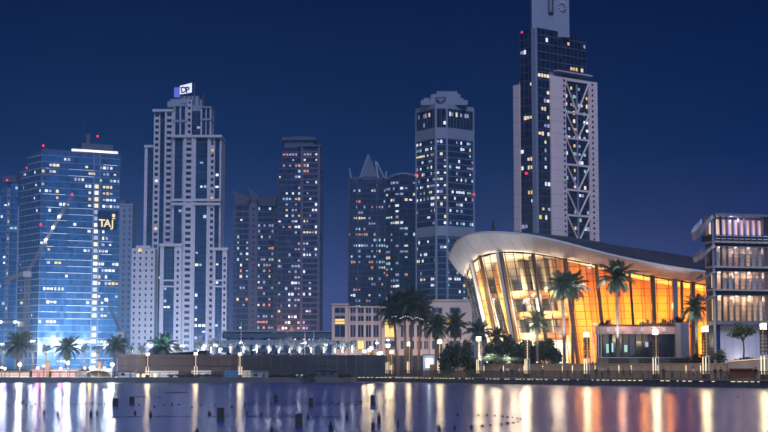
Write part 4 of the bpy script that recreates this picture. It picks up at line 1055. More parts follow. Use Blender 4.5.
def palm(label, px, D, ytop, ycrown, zbase, width_px, m_='palm_leaf', n_=34, lean=0, group='palms on the waterfront', trunk_r=.24, seed=0):
    """date palm: ringed tapering trunk and separate feather fronds"""
    rnd = random.Random(int(px * 7) + seed)
    z1 = PZ(ycrown, D); x = P(px, ycrown, D).x
    t_ = thing('date_palm', label, 'palm tree', (x - lean, D, zbase), group)
    b = MB(); pts = []; rad = []; k = 16; H = z1 - zbase
    for i in range(k + 1):
        t = i / k; pts.append((x - lean + lean * t * t, D, zbase + H * t)); rad.append(trunk_r * (1.25 - .45 * t + (.10 if i % 2 else 0) + (.35 if t > .9 else 0)))
    b.tube(pts, rad, 8); b.build('trunk', 'bark', t_, smooth=False)
    ln = width_px * D / FPX / 2
    for i in range(n_):
        t = (i + .5) / n_; pitch = R(72 - 108 * t + rnd.uniform(-8, 8)); az = i * 2.399 + rnd.uniform(-.2, .2)
        v = 0 if t < .2 else 1 if t < .45 else 2 if t < .75 else 3
        L = ln * rnd.uniform(.85, 1.15) * (.85 + .3 * sin(pi * t))
        child('frond', FR_[m_][min(3, max(0, v + rnd.choice((-1, 0, 0))))], t_, (lean, 0, H + .1 - .25 * t), (rnd.uniform(-.3, .3), -pitch, az), (L, L, L))
    for i in range(7):
        L = ln * rnd.uniform(.5, .8); child('frond', FR_['palm_dry'][3], t_, (lean, 0, H - .35), (rnd.uniform(-.3, .3), R(rnd.uniform(45, 75)), i * .9 + rnd.random()), (L, L, L))
    return t_
def leaf_cloud(clumps, n_, size, seed):
    """leaf faces in several uneven clumps; clumps = (centre, radii)"""
    rnd = random.Random(seed); b = MB()
    tot = sum(r_[0] * r_[2] for _, r_ in clumps)
    for c_, r_ in clumps:
        for _ in range(int(n_ * r_[0] * r_[2] / tot)):
            d = Vector((rnd.gauss(0, 1), rnd.gauss(0, 1), rnd.gauss(0, 1))).normalized() * (rnd.random() ** .45) * rnd.uniform(.8, 1.12)
            p = Vector(c_) + Vector((d.x * r_[0], d.y * r_[1], d.z * r_[2])); s_ = size * rnd.uniform(.6, 1.4)
            u = Vector((rnd.gauss(0, 1), rnd.gauss(0, 1), rnd.gauss(0, .6))).normalized(); v = u.cross(Vector((rnd.gauss(0, 1), rnd.gauss(0, 1), rnd.gauss(0, 1)))).normalized()
            b.quad(p - u * s_, p + v * s_ * .45, p + u * s_, p - v * s_ * .45)
    return b
def bush(label, px0, px1, ytop, D, zb=None, m_='leaf', n_=2200, size=.22, group=None, name='shrub'):
    zb = PLZ if zb is None else zb
    x0, x1 = PX(px0, D), PX(px1, D); h = PZ(ytop, D) - zb; t_ = thing(name, label, 'shrub', ((x0 + x1) / 2, D, zb), group)
    rnd = random.Random(int(px0 * 13)); cl = []; w_ = x1 - x0; k = max(4, int(w_ / 1.1))
    for i in range(k):
        f = (i + .5) / k; r_ = rnd.uniform(.28, .5) * h
        cl.append(((x0 + w_ * f + rnd.uniform(-.3, .3), D + rnd.uniform(-1, 1), zb + rnd.uniform(.3, .75) * h * (1 - .5 * abs(2 * f - 1) ** 2)), (max(.7, w_ / k * .9), 1.2, r_)))
    leaf_cloud(cl, n_, size, int(px0)).build('foliage', m_, t_)
    st = MB()
    for i in range(5): 
        q = x0 + w_ * (i + .5) / 5; st.tube([(q, D, zb), (q + rnd.uniform(-.4, .4), D + rnd.uniform(-.3, .3), zb + h * .6)], [.07, .03], 5)
    st.build('stems', 'bark', t_, kind='stuff'); return t_
def tree(label, px, D, ytop, ybot, zb, rpx, m_='leaf', n_=1500, size=.2, group=None, name='broadleaf_tree'):
    x = PX(px, D); zt, zc = PZ(ytop, D), PZ(ybot, D); t_ = thing(name, label, 'tree', (x, D, zb), group); rnd = random.Random(int(px * 3))
    r_ = rpx * D / FPX; b = MB(); b.tube([(x, D, zb), (x + .1, D, zb + (zc - zb) * .6), (x - .05, D, (zt + zc) / 2)], [.16, .12, .07], 7)
    for k in range(5):
        a = k * 1.3; b.tube([(x, D, zc - .3), (x + cos(a) * r_ * .4, D + sin(a) * r_ * .4, (zc + zt) / 2), (x + cos(a) * r_ * .75, D + sin(a) * r_ * .7, zt - (zt - zc) * .3)], [.07, .05, .02], 5)
    b.build('trunk', 'bark', t_)
    cl = []
    for k in range(9):
        a = rnd.uniform(0, 6.28); rr = r_ * rnd.uniform(.2, .75); cl.append(((x + cos(a) * rr, D + sin(a) * rr, zc + (zt - zc) * rnd.uniform(.25, .8)), (r_ * rnd.uniform(.28, .5), r_ * .45, (zt - zc) * rnd.uniform(.16, .3))))
    leaf_cloud(cl, n_, size, int(px)).build('crown', m_, t_); return t_

# tall dark cluster behind the lanterns, smaller dark palms beside it
for px, D, yc, wd, lean, lb in ((393, 292, 311, 40, -.8, 'tall dark date palm at the left of the cluster'), (404, 296, 306, 40, -.3, 'tall dark date palm second from left in the cluster'), (412, 290, 305, 42, .2, 'tall dark date palm third from left in the cluster'), (421, 294, 312, 36, .5, 'tall dark date palm at the right of the cluster')):
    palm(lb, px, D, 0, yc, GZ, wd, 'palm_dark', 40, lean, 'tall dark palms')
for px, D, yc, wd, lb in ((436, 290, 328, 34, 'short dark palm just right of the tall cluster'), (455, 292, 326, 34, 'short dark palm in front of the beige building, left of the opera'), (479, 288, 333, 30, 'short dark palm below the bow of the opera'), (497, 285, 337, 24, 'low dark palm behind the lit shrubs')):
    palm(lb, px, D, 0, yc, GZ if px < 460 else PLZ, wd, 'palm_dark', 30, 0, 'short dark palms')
palm('tall date palm before the opera, left one of two together', 562, 272, 0, 287, PLZ, 36, 'palm_leaf', 36, -.3, 'tall palms before the opera')
palm('tall date palm before the opera, right one of two together', 573, 276, 0, 287, PLZ, 36, 'palm_leaf', 36, .2, 'tall palms before the opera')
palm('tall solitary date palm before the amber glass front', 617, 254, 0, 279, PLZ, 42, 'palm_leaf', 36, 0, 'tall palms before the opera')
palm('small palm lit from below before the bright lobby', 537, 275, 0, 323, PLZ, 30, 'palm_leaf', 28, 0)
palm('medium palm between the pavilion and the gallery building', 696, 262, 0, 309, PLZ, 36, 'palm_leaf', 32, 0)
palm('short palm behind the pavilion end wall', 681, 266, 0, 327, PLZ, 24, 'palm_dark', 26, 0)
palm('short palm left of the pavilion before the opera glass', 606, 280, 0, 330, PLZ, 26, 'palm_dark', 26, 0)
for px, yc, wd, lb in ((18, 346, 32, 'dark palm nearest the left edge before the hotel'), (67, 349, 30, 'dark palm in the middle before the hotel'), (115, 347, 27, 'dark palm right of the white canopy before the hotel')):
    palm(lb, px, 296, 0, yc, GZ, wd, 'palm_leaf', 38, 0, 'palms before the hotel')
palm('teal-lit palm above the brown hoarding', 163, 330, 0, 348, GZ, 34, 'palm_leaf', 30, 0)
# shrubs and trees on the plaza
bush('dark rounded shrub mass under the short palms', 440, 476, 341, 278, GZ, 'leaf', 6500, .26)
bush('large dark shrub mass before the opera bow', 486, 524, 334, 280, None, 'leaf', 7000, .27)
bush('dark shrub mass right of the opera bow shrubs', 524, 560, 337, 277, None, 'leaf', 6000, .26)
bush('pale flowering shrub lit from below, left one', 476, 500, 353, 268, None, 'leaf_bright', 1800, .14, 'pale lit shrubs')
bush('pale flowering shrub lit from below, right one', 498, 521, 355, 266, None, 'leaf_bright', 1500, .14, 'pale lit shrubs')
bush('low hedge before the pavilion', 604, 668, 355, 250, None, 'leaf', 1400, .18)
bush('round green shrub left of the gallery wall', 688, 702, 352, 240, None, 'leaf', 900, .18)
bush('round green shrub before the gallery wall', 708, 724, 351, 226, None, 'leaf_bright', 1000, .16)
bush('low hedge under the tree at the gallery wall', 738, 768, 357, 220, None, 'leaf', 900, .16)
tree('small olive tree before the pale gallery wall', 743, 224, 319, 340, PLZ, 15, 'leaf_bright', 1500, .17)
tree('small dark tree at the right edge before the gallery', 768, 222, 316, 338, PLZ, 10, 'leaf', 900, .17)
# pale lit trees in a row above the hoarding
lit_px = [199, 210, 221, 231, 245, 258, 269, 280, 291, 301, 311, 322, 333, 343, 352]
for i, px in enumerate(lit_px):
    t_ = tree('small tree with white lights above the hoarding, %s from the left' % (ordn + ['fifteenth'])[i], px + random.uniform(-1.5, 1.5), 336 + random.uniform(-4, 4), 341 - random.random() * 5, 352, GZ, 5.4, 'leaf_lit', 420, .2, 'small lit trees', 'lit_tree')
    o = Vector(t_['_o'])
    b = MB(); q = o + Vector((random.uniform(-.3, .3), -.9, PZ(352.5, o.y) - GZ)); b.tube([q, q + Vector((0, 0, .5 + random.random() * 1.2))], [.10, .07], 8); b.build('light_wrap', 'flood_small', t_)
    lamp('tree_lamp', t_, tuple(q + Vector((0, -.6, .2))), random.choice((160, 280, 420)), (.80, .90, 1.0), .2)
for i, px in enumerate((3, 33, 46, 84, 98, 131, 142, 180)):
    t_ = tree('pale lit tree behind the left bank, %s from the left' % ordn[i], px, 335, 345 - random.random() * 4, 355, GZ, 6, 'leaf_lit', 420, .2, 'pale trees on the left bank', 'lit_tree')
    o = Vector(t_['_o']); lamp('tree_lamp', t_, tuple(o + Vector((0, -1.5, 3.6))), 420, (.85, .92, 1.0), .3)
# up-lights at the palms and shrubs
def uplight(label, px, D, zb, power, col, aim=(0, 0, 1), cone=50):
    t_ = thing('ground_spotlight', label, 'spotlight', (PX(px, D), D, zb), 'ground spotlights')
    b = MB(); x = PX(px, D); b.tube([(x, D, zb), (x, D, zb + .12), (x, D, zb + .3)], [.14, .09, .15], 8); b.build('housing', 'dark_metal', t_)
    b = MB(); b.tube([(x, D, zb + .305), (x, D, zb + .33)], .12, 8); b.build('lens', 'flood_small', t_)
    l = lamp('beam', t_, (x, D, zb + .45), power, col, .12, 'SPOT', Vector(aim).to_track_quat('-Z', 'Y').to_euler(), R(cone)); return t_
CY = (.70, .88, 1.0)
uplight('spotlight at the foot of the two tall palms', 567, 269.5, PLZ, 34000, CY, (0, .09, 1), 46)
uplight('spotlight at the foot of the solitary palm', 616.5, 251.8, PLZ, 34000, CY, (0, .12, 1), 46)
uplight('spotlight below the small lobby palm', 537, 271, PLZ, 7000, CY, (0, .3, 1), 70)
uplight('spotlight below the medium palm by the gallery', 696, 259, PLZ, 9000, CY, (0, .2, 1), 60)
uplight('spotlight in the left pale shrub', 487, 264.5, PLZ, 4500, (.9, .95, 1), (0, .8, 1), 110)
uplight('spotlight in the right pale shrub', 509, 262.5, PLZ, 4500, (.9, .95, 1), (0, .8, 1), 110)
uplight('spotlight below the teal palm', 162, 326, GZ + 3.5, 5000, (.35, .9, 1), (0, .3, 1), 80)

for i, (px, D, pw, aim) in enumerate(((470, 322, 15000, (-.25, .05, 1)), (482, 303, 15000, (-.2, -.05, 1)), (500, 293, 17000, (-.1, -.1, 1)), (530, 287, 18000, (0, -.15, 1)), (560, 285, 24000, (0, -.15, 1)), (592, 284, 32000, (0, -.12, 1)), (625, 284, 34000, (0, -.12, 1)), (660, 285, 34000, (0, -.12, 1)), (690, 288, 30000, (0, -.12, 1)))):  # added lamps that brighten the underside of the roof lip
    uplight('added ground spotlight washing the opera roof lip, %s from the left' % ordn[i], px, D, PLZ, pw, (.74, .85, 1.0), aim, 75)
for i, px in enumerate((338, 362, 392, 415, 440, 462)):
    uplight('ground spotlight washing the beige building, %s from the left' % ordn[i], px, 421, GZ, 2400, (1.0, .72, .52), (0, .45, 1), 110)
# fairy lights strung through the tall palms
t_ = thing('fairy_light_string', 'string of tiny white lights across the tall palm crowns', 'string lights', (PX(405, 287), 287, PZ(318, 287)))
b = MB(); k = 30; cable = []
for i in range(k + 1):
    q = P(390 + 33 * i / k, 318.5 - 2.2 * abs(sin(i * pi / 10)) + random.uniform(-.5, .5) + (1.5 if i > 20 else 0), 286.5 + random.uniform(-.6, .6)); cable.append(q)
    if random.random() < .7: b.tube([q - Vector((0, 0, .05)), q, q + Vector((0, 0, .05))], [.02, .05, .02], 6)
b.build('bulbs', 'fairy', t_, kind='stuff'); c_ = MB(); c_.tube(cable, .015, 4); c_.build('cable', 'dark_metal', t_)

# ------------------------------------------------------------------ left bank
def box_thing(name, label, cat, part, m_, x0, x1, y0, y1, z0, z1, extra=None, group=None):
    t_ = thing(name, label, cat, ((x0 + x1) / 2, (y0 + y1) / 2, z0), group); b = MB(); b.box(x0, x1, y0, y1, z0, z1); b.build(part, m_, t_)
    for pn, pm, *bb in (extra or []):
        c_ = MB(); c_.box(*bb); c_.build(pn, pm, t_)
    return t_
def build_hoarding():
    D = 292; X = lambda q: PX(q, D); Z = lambda y: PZ(y, D)
    for lb, a, e_, m_, yt in (('long brown site hoarding above the left quay', 118, 242.5, 'hoarding', 354.5), ('near-black site hoarding left of the lantern cluster', 243, 384, 'hoarding_dark', 354.8)):
        t_ = thing('site_hoarding', lb, 'hoarding', (X((a + e_) / 2), D, GZ), 'hoardings on the left bank')
        q = a; i = 0
        while q < e_ - 1:
            q1 = min(q + 9.4, e_); b = MB(); dz = random.uniform(-.04, .04); dy = random.uniform(0, .05)
            b.box(X(q) + .015, X(q1) - .015, D + dy, D + .12 + dy, GZ, Z(yt) + dz); b.build('panel', random.choice((m_, m_, m_ + '_b')), t_); q = q1
        for y in (358, 366):
            b = MB(); b.box(X(a), X(e_), D - .06, D + .02, Z(y) - .06, Z(y) + .06); b.build('rail', 'dark_metal', t_)
    t_ = thing('site_shed', 'low dark shed roof rising above the brown hoarding', 'shed', (X(190), D + 6, GZ))
    b = MB(); b.hexa([(X(164), D + 4, GZ), (X(204), D + 4, GZ), (X(204), D + 10, GZ), (X(164), D + 10, GZ), (X(164), D + 4, Z(354)), (X(204), D + 4, Z(350.6)), (X(204), D + 10, Z(350.6)), (X(164), D + 10, Z(354))]); b.build('wall', 'hoarding_dark', t_)
    b = MB(); b.hexa([(X(163), D + 3.5, Z(354)), (X(205), D + 3.5, Z(350.6)), (X(205), D + 10.5, Z(350.6)), (X(163), D + 10.5, Z(354)), (X(163), D + 3.5, Z(353.4)), (X(205), D + 3.5, Z(350)), (X(205), D + 10.5, Z(350)), (X(163), D + 10.5, Z(353.4))]); b.build('roof', 'dark_metal', t_)
build_hoarding()
t_ = thing('site_hoarding', 'dark hoarding behind the tall palm cluster', 'hoarding', (PX(408, 322), 322, GZ), 'hoardings on the left bank'); q = 371
while q < 446:
    b = MB(); b.box(PX(q, 322) + .02, PX(q + 9.4, 322) - .02, 322, 322.12, GZ, PZ(355.5, 322)); b.build('panel', random.choice(('hoarding_dark', 'hoarding_dark_b')), t_); q += 9.4
t_ = thing('lit_kiosk', 'small kiosk with a bluish white lit window behind the palms', 'kiosk', (PX(429, 318), 318, GZ)); X_ = lambda q: PX(q, 318)
b = MB(); b.box(X_(423), X_(435.5), 318, 320, GZ, PZ(355, 318)); b.build('wall', 'grey_stone', t_)
b = MB(); b.box(X_(422.5), X_(436), 317.7, 320.2, PZ(355, 318), PZ(354.3, 318)); b.build('roof', 'dark_metal', t_)
b = MB(); b.box(X_(425.5), X_(433), 317.9, 318, PZ(368, 318), PZ(358.5, 318)); b.build('window', WIN['white'], t_)
lamp('kiosk_lamp', t_, (X_(429), 316.8, PZ(361, 318)), 160, (.7, .9, 1), .3)
D = 282; X = lambda q: PX(q, D); Z = lambda y: PZ(y, D)
box_thing('site_cabin', 'white site cabin at the left end of the brown hoarding', 'cabin', 'wall', 'white_canvas', X(119), X(135), D, D + 3, GZ, Z(371), [('roof', 'metal_grey', X(118.7), X(135.3), D - .2, D + 3.2, Z(371), Z(370.4)), ('door', 'grey_stone', X(130), X(132.5), D - .05, D, GZ, Z(373)), ('window', 'navy_glass', X(121.5), X(125.5), D - .05, D, Z(375.5), Z(373))])
box_thing('display_board', 'pale lit board behind three round lamps', 'board', 'panel', 'white_canvas', X(142), X(176), D + 4, D + 4.15, GZ, Z(371), [('post', 'dark_metal', X(142) - .1, X(142), D + 4, D + 4.2, GZ, Z(370.5)), ('post', 'dark_metal', X(176), X(176) + .1, D + 4, D + 4.2, GZ, Z(370.5))])
box_thing('display_board', 'white board lit behind the clipped bushes', 'board', 'panel', 'white_canvas', X(189), X(209), D + 4, D + 4.15, GZ, Z(370.5), [('post', 'dark_metal', X(189) - .1, X(189), D + 4, D + 4.2, GZ, Z(370)), ('post', 'dark_metal', X(209), X(209) + .1, D + 4, D + 4.2, GZ, Z(370))])
box_thing('display_board', 'blue board beside a cream one on the left quay', 'board', 'panel', 'blue_cloth', X(223), X(239), D + 3, D + 3.15, GZ, Z(370.5), [('post', 'dark_metal', X(223) - .1, X(223), D + 3, D + 3.2, GZ, Z(370))])
box_thing('display_board', 'cream yellow lit board under the third bank lamp', 'board', 'panel', 'cream', X(239.3), X(250), D + 3, D + 3.15, GZ, Z(370.5), [('post', 'dark_metal', X(250), X(250) + .1, D + 3, D + 3.2, GZ, Z(370))])
box_thing('site_cabin', 'grey site cabin before the near-black hoarding', 'cabin', 'wall', 'grey_stone', X(251), X(268), D, D + 3, GZ, Z(371.5), [('roof', 'metal_grey', X(250.7), X(268.3), D - .2, D + 3.2, Z(371.5), Z(371)), ('door', 'dark_metal', X(263), X(265), D - .05, D, GZ, Z(373.5)), ('window', 'navy_glass', X(254), X(258), D - .05, D, Z(376), Z(373.5))])
box_thing('site_cabin', 'long dim cabin far right of the near-black hoarding', 'cabin', 'wall', 'dark_stone', X(317), X(337), D + 2, D + 5, GZ, Z(371), [('roof', 'dark_metal', X(316.7), X(337.3), D + 1.8, D + 5.2, Z(371), Z(370.4)), ('window', 'navy_glass', X(320), X(326), D + 1.95, D + 2, Z(375), Z(372.5)), ('window', 'navy_glass', X(329), X(333), D + 1.95, D + 2, Z(375), Z(372.5))])
for i, (q, m_) in enumerate(((138.7, 'lantern_glow'), (144, 'lantern_glow'), (149.5, 'lantern_glow'), (155.5, 'lantern_glow'), (297, 'white_canvas'), (302, 'white_canvas'))):
    t_ = thing('globe_lamp' if i < 4 else 'stone_ball', ('round white globe lamp on the left quay, %s from the left' % ordn[i]) if i < 4 else 'pale stone ball on the dark quay, %s one' % ('left', 'right')[i - 4], 'lamp' if i < 4 else 'bollard', (X(q), D, GZ))
    b = MB(); b.tube([(X(q), D, GZ), (X(q), D, Z(377.5))], .09, 8); b.build('stem', 'dark_metal', t_)
    b = MB(); r_ = .38 if i < 4 else .3; k = 7; c0 = Z(377.5) + r_ * .9; b.tube([(X(q), D, c0 - r_ * cos(pi * j / k)) for j in range(k + 1)], [max(.02, r_ * sin(pi * j / k)) for j in range(k + 1)], 12); b.build('globe', m_, t_, smooth=True)
for px0, px1, yt, lb in ((187, 197, 372, 'clipped bush before the white lit board, left'), (199, 210, 373, 'clipped bush before the white lit board, right'), (211, 222, 372.5, 'dark bush between the white and blue boards'), (171, 186, 374, 'dark low bush right of the round lamps'), (270, 285, 374, 'dark bush right of the grey cabin'), (286, 296, 375, 'dark low bush left of the stone balls'), (305, 317, 373.5, 'dark bush right of the stone balls'), (338, 352, 374, 'dark bush near the promenade corner')):
    bush(lb, px0, px1, yt, D - 1, GZ, 'leaf', 500, .14, 'bushes on the left quay')
# bank lamps
for i, (q, yt) in enumerate(((148, 352.6), (196, 352.2), (240, 352.4))):
    o = copy_tree(lan); dd = 279; s_ = (PZ(yt, dd) - GZ) / 7.3
    o.location = (PX(q, dd), dd, GZ); o.scale = (.62, .62, s_); o.rotation_euler = (0, 0, .3 * i); o['group'] = 'lamps on the left bank'
    o['label'] = 'lit lantern post before the brown hoarding, %s from the left' % ordn[i]
def quay_rail():
    t_ = thing('railing', 'low dark railing along the left quay', 'railing', (X(180), 277, GZ)); b = MB(); pts = [Vector((PX(-10, 275), 275)), Vector((PX(200, 277), 277)), Vector((PX(349, 284.6), 284.6))]
    for a, c_ in zip(pts[:-1], pts[1:]):
        k = int((c_ - a).length / 1.7)
        for i in range(k + 1): p = a.lerp(c_, i / k); b.box(p.x - .04, p.x + .04, p.y - .04, p.y + .04, GZ, GZ + 1.0)
        for z in (.45, .95):
            r_ = MB(); r_.bar((*a, GZ + z), (*c_, GZ + z), .035); r_.build('rail', 'dark_metal', t_)
    b.build('posts', 'dark_metal', t_, kind='stuff')
quay_rail()
# kiosks, canopy and floodlights before the hotel
DK = 291; XK = lambda q: PX(q, DK); ZK = lambda y: PZ(y, DK)
def kiosk(label, a, e_, yt, m_, stripe):
    t_ = thing('kiosk', label, 'kiosk', (XK((a + e_) / 2), DK, GZ))
    b = MB(); b.box(XK(a), XK(e_), DK, DK + 4, GZ, ZK(yt)); b.build('wall', m_, t_)
    b = MB(); b.hexa([(XK(a) - .3, DK - .8, ZK(yt)), (XK(e_) + .3, DK - .8, ZK(yt)), (XK(e_) + .3, DK + 4.3, ZK(yt)), (XK(a) - .3, DK + 4.3, ZK(yt)), (XK(a) - .3, DK - .8, ZK(yt) + .12), (XK(e_) + .3, DK - .8, ZK(yt) + .12), (XK(e_) + .3, DK + 4.3, ZK(yt) + .5), (XK(a) - .3, DK + 4.3, ZK(yt) + .5)]); b.build('roof', stripe, t_)
    n_ = max(2, int((XK(e_) - XK(a)) / 1.6))
    for k in range(n_):
        u0 = XK(a) + (XK(e_) - XK(a)) * (k + .12) / n_; u1 = XK(a) + (XK(e_) - XK(a)) * (k + .88) / n_
        b = MB(); b.box(u0, u1, DK - .06, DK, GZ + .9, ZK(yt) - .3); b.build('shutter', 'white_canvas' if k % 2 else m_, t_)
    return t_
kiosk('long low cream and green kiosk at the left edge', -12, 30, 371.5, 'cream', 'leaf_bright')
kiosk('rosy kiosk left of the brown pillar', 33, 49, 370.5, 'pink_panel', 'pink_panel')
kiosk('rosy kiosk right of the brown pillar', 52, 76, 371, 'pink_panel', 'white_canvas')
kiosk('small grey kiosk left of the white canopy', 77, 88, 372, 'grey_stone', 'amber_lamp' if False else 'walnut')
for q, lb in ((49.5, 'brown gate pillar between the two rosy kiosks'), (101, 'brown gate pillar behind the white canopy')):
    t_ = thing('gate_pillar', lb, 'pillar', (XK(q), DK - 1, GZ)); b = MB(); b.box(XK(q) - .28, XK(q) + .28, DK - 1.2, DK - .7, GZ, ZK(361.5)); b.build('shaft', 'walnut', t_)
    b = MB(); b.box(XK(q) - .45, XK(q) + .45, DK - 1.35, DK - .55, ZK(361.5), ZK(360.8)); b.build('cap', 'dark_metal', t_)
    if q > 90: b = MB(); b.box(XK(95), XK(108), DK - 1, DK - .85, ZK(360.6), ZK(359.9)); b.build('cross_arm', 'dark_metal', t_)
t_ = thing('canopy', 'white arched canvas canopy on the left quay', 'canopy', (XK(101), DK - 2, GZ)); b = MB(); k = 16
for j in range(k):
    a, c_ = pi * j / k, pi * (j + 1) / k
    f_ = lambda a: (XK(101) - cos(a) * (XK(114) - XK(88)) / 2, GZ + .2 + sin(a) ** .8 * (ZK(370.5) - GZ - .2))
    (xa, za), (xc, zc) = f_(a), f_(c_); b.hexa([(xa, DK - 3, za), (xc, DK - 3, zc), (xc, DK + .5, zc), (xa, DK + .5, za), (xa, DK - 3, za + .08), (xc, DK - 3, zc + .08), (xc, DK + .5, zc + .08), (xa, DK + .5, za + .08)])
b.build('canvas', 'white_canvas', t_, smooth=True)
for q in (90, 101, 112): b = MB(); b.tube([(XK(q), DK - 2.9, GZ), (XK(q), DK - 2.9, GZ + (2.6 if q == 101 else .9))], .05, 6); b.build('pole', 'dark_metal', t_)
b = MB(); b.box(XK(90), XK(112), DK + .2, DK + .3, GZ, GZ + 1.6); b.build('back_cloth', 'white_canvas', t_)
lamp('canopy_lamp', t_, (XK(99), DK - 1.2, GZ + 1.5), 120, (1, .95, .7), .3)
def floodlight(label, px, y, D, size, m_, power, col, group, zb=GZ):
    x, z = PX(px, D, y), PZ(y, D); t_ = thing('floodlight', label, 'floodlight', (x, D, zb), group)
    b = MB(); b.tube([(x, D, zb), (x, D, z - size)], .07, 6); b.build('pole', 'dark_metal', t_)
    b = MB(); b.tube([(x, D + .35, z), (x, D + .1, z), (x, D - .1, z)], [size * .4, size * .95, size * 1.05], 12); b.build('housing', 'dark_metal', t_)
    b = MB(); b.tube([(x, D - .11, z), (x, D - .16, z)], size, 14); b.build('lens', m_, t_)
    if power: lamp('beam', t_, (x, D - .8, z), power, col, .3)
    return t_
for i, (px, y) in enumerate(((20, 364.5), (68, 363), (112.5, 364.5))):
    floodlight('glaring white floodlight under the %s of the three left palms' % ('first', 'second', 'third')[i], px, y, 284, .26, 'flood', 3200, (1, .93, .85), 'glaring floodlights on the left bank')
for i, (px, y) in enumerate(((2, 367.5), (44, 366), (85, 368), (90.5, 367.5))):
    floodlight('small amber lamp above the kiosks, %s from the left' % ordn[i], px, y, 285, .2, 'amber_lamp', 320, (1, .5, .15), 'amber lamps on the left bank')
for i, (px, y, c_) in enumerate(((5, 368.5, 'violet'), (38, 368, 'magenta'), (61, 368.5, 'magenta'))):
    t_ = floodlight('small %s party lamp above the %s' % (('violet', 'magenta', 'magenta')[i], ('cream kiosk', 'left rosy kiosk', 'right rosy kiosk')[i]), px, y, 284.5, .26, c_, 260, (1, .2, .6) if i else (.5, .3, 1), 'party lamps on the left bank')
# tall street lamps behind the hoarding
for i, (px, y0) in enumerate(((241, 322), (305, 331), (314, 331), (326, 345), (388, 340), (377, 338), (302, 343), (47, 352), (205, 346))):
    D4 = 345; x = PX(px, D4); zt = PZ(y0, D4)
    t_ = thing('street_lamp', 'white street lamp behind the hoarding, standing at %s' % ('the brown end', 'the viaduct middle', 'the viaduct right', 'the beige corner', 'the lantern cluster', 'left of the lantern cluster', 'the lit trees', 'the left palms', 'the shed')[i], 'street lamp', (x, D4, GZ), 'street lamps behind the hoarding')
    b = MB(); b.tube([(x, D4, GZ), (x, D4, zt)], [.09, .05], 6); b.build('mast', 'white_canvas', t_)
    zl_ = PZ(343 if y0 < 340 else y0, D4); b = MB(); b.box(x - .3, x + .3, D4 - .35, D4 - .06, zl_ - .14, zl_ + .14); b.build('lamp_head', 'street_white', t_)

# ------------------------------------------------------------------ cranes
def lattice(b, p, q, w_, n_, r_=.09):
    p, q = Vector(p), Vector(q); d = (q - p).normalized(); a = Vector((0, 1, 0)) if abs(d.y) < .9 else Vector((1, 0, 0)); x = d.cross(a).normalized() * w_; y = Vector(a) * w_
    cs = [x + y, x - y, -x - y, -x + y]
    for c_ in cs: b.bar(p + c_, q + c_, r_)
    for i in range(n_):
        s_, e_ = p.lerp(q, i / n_), p.lerp(q, (i + 1) / n_)
        for k in range(4): b.bar(s_ + cs[k], e_ + cs[(k + 1) % 4], r_ * .6); b.bar(s_ + cs[k], s_ + cs[(k + 1) % 4], r_ * .6)
def crane(label, D, mast_px, y_base, y_top, tip, lights, counter, red=True, jw=.42):
    x = PX(mast_px, D, y_top); t_ = thing('tower_crane', label, 'crane', (x, D, GZ), 'cranes before the hotel')
    zt = PZ(y_top, D); b = MB(); lattice(b, (x, D, GZ), (x, D, zt), .9, 22, .13); b.build('mast', 'crane_paint', t_, kind='stuff')
    b = MB(); b.box(x - 1.5, x + 1.6, D - 1.5, D + 1.2, zt, zt + 2.2); b.build('cab', 'white_canvas', t_)
    tp = P(tip[0], tip[1], D - 8); b = MB(); s_ = Vector((x, D, zt + 2)); lattice(b, s_, tp, jw, 26, .11 * jw / .6); b.build('jib', 'crane_paint', t_, kind='stuff')
    cp = P(counter[0], counter[1], D + 3); b = MB(); lattice(b, s_, cp, .6, 6, .11); b.build('counter_jib', 'crane_paint', t_, kind='stuff')
    b = MB(); b.box(cp.x - 1.2, cp.x + 1.2, cp.y - 1, cp.y + 1, cp.z - 2.2, cp.z); b.build('counterweight', 'grey_stone', t_)
    for k in lights:
        p = s_.lerp(tp, k); b = MB(); b.box(p.x - .45, p.x + .45, p.y - 1.2, p.y - .7, p.z - .4, p.z + .4); b.build('work_light', 'street_white', t_)
    if red: b = MB(); b.tube([tp, tp + Vector((0, 0, .4)), tp + Vector((0, 0, .9))], [.35, .42, .2], 8); b.build('tip_beacon', 'beacon', t_)
crane('luffing tower crane with lights on its raised jib before the hotel', 620, 27.5, 350, 277, (72, 195.5), (.42, .58, .72), (8, 279))
crane('small crane with a thin leaning jib right of the luffing crane', 560, 120.5, 350, 338, (106.5, 299), (.98,), (124, 340), False, .3)
crane('low crane with level jib at the far left', 640, 22, 350, 327, (-20, 322), (.15, .5), (27, 331), False)

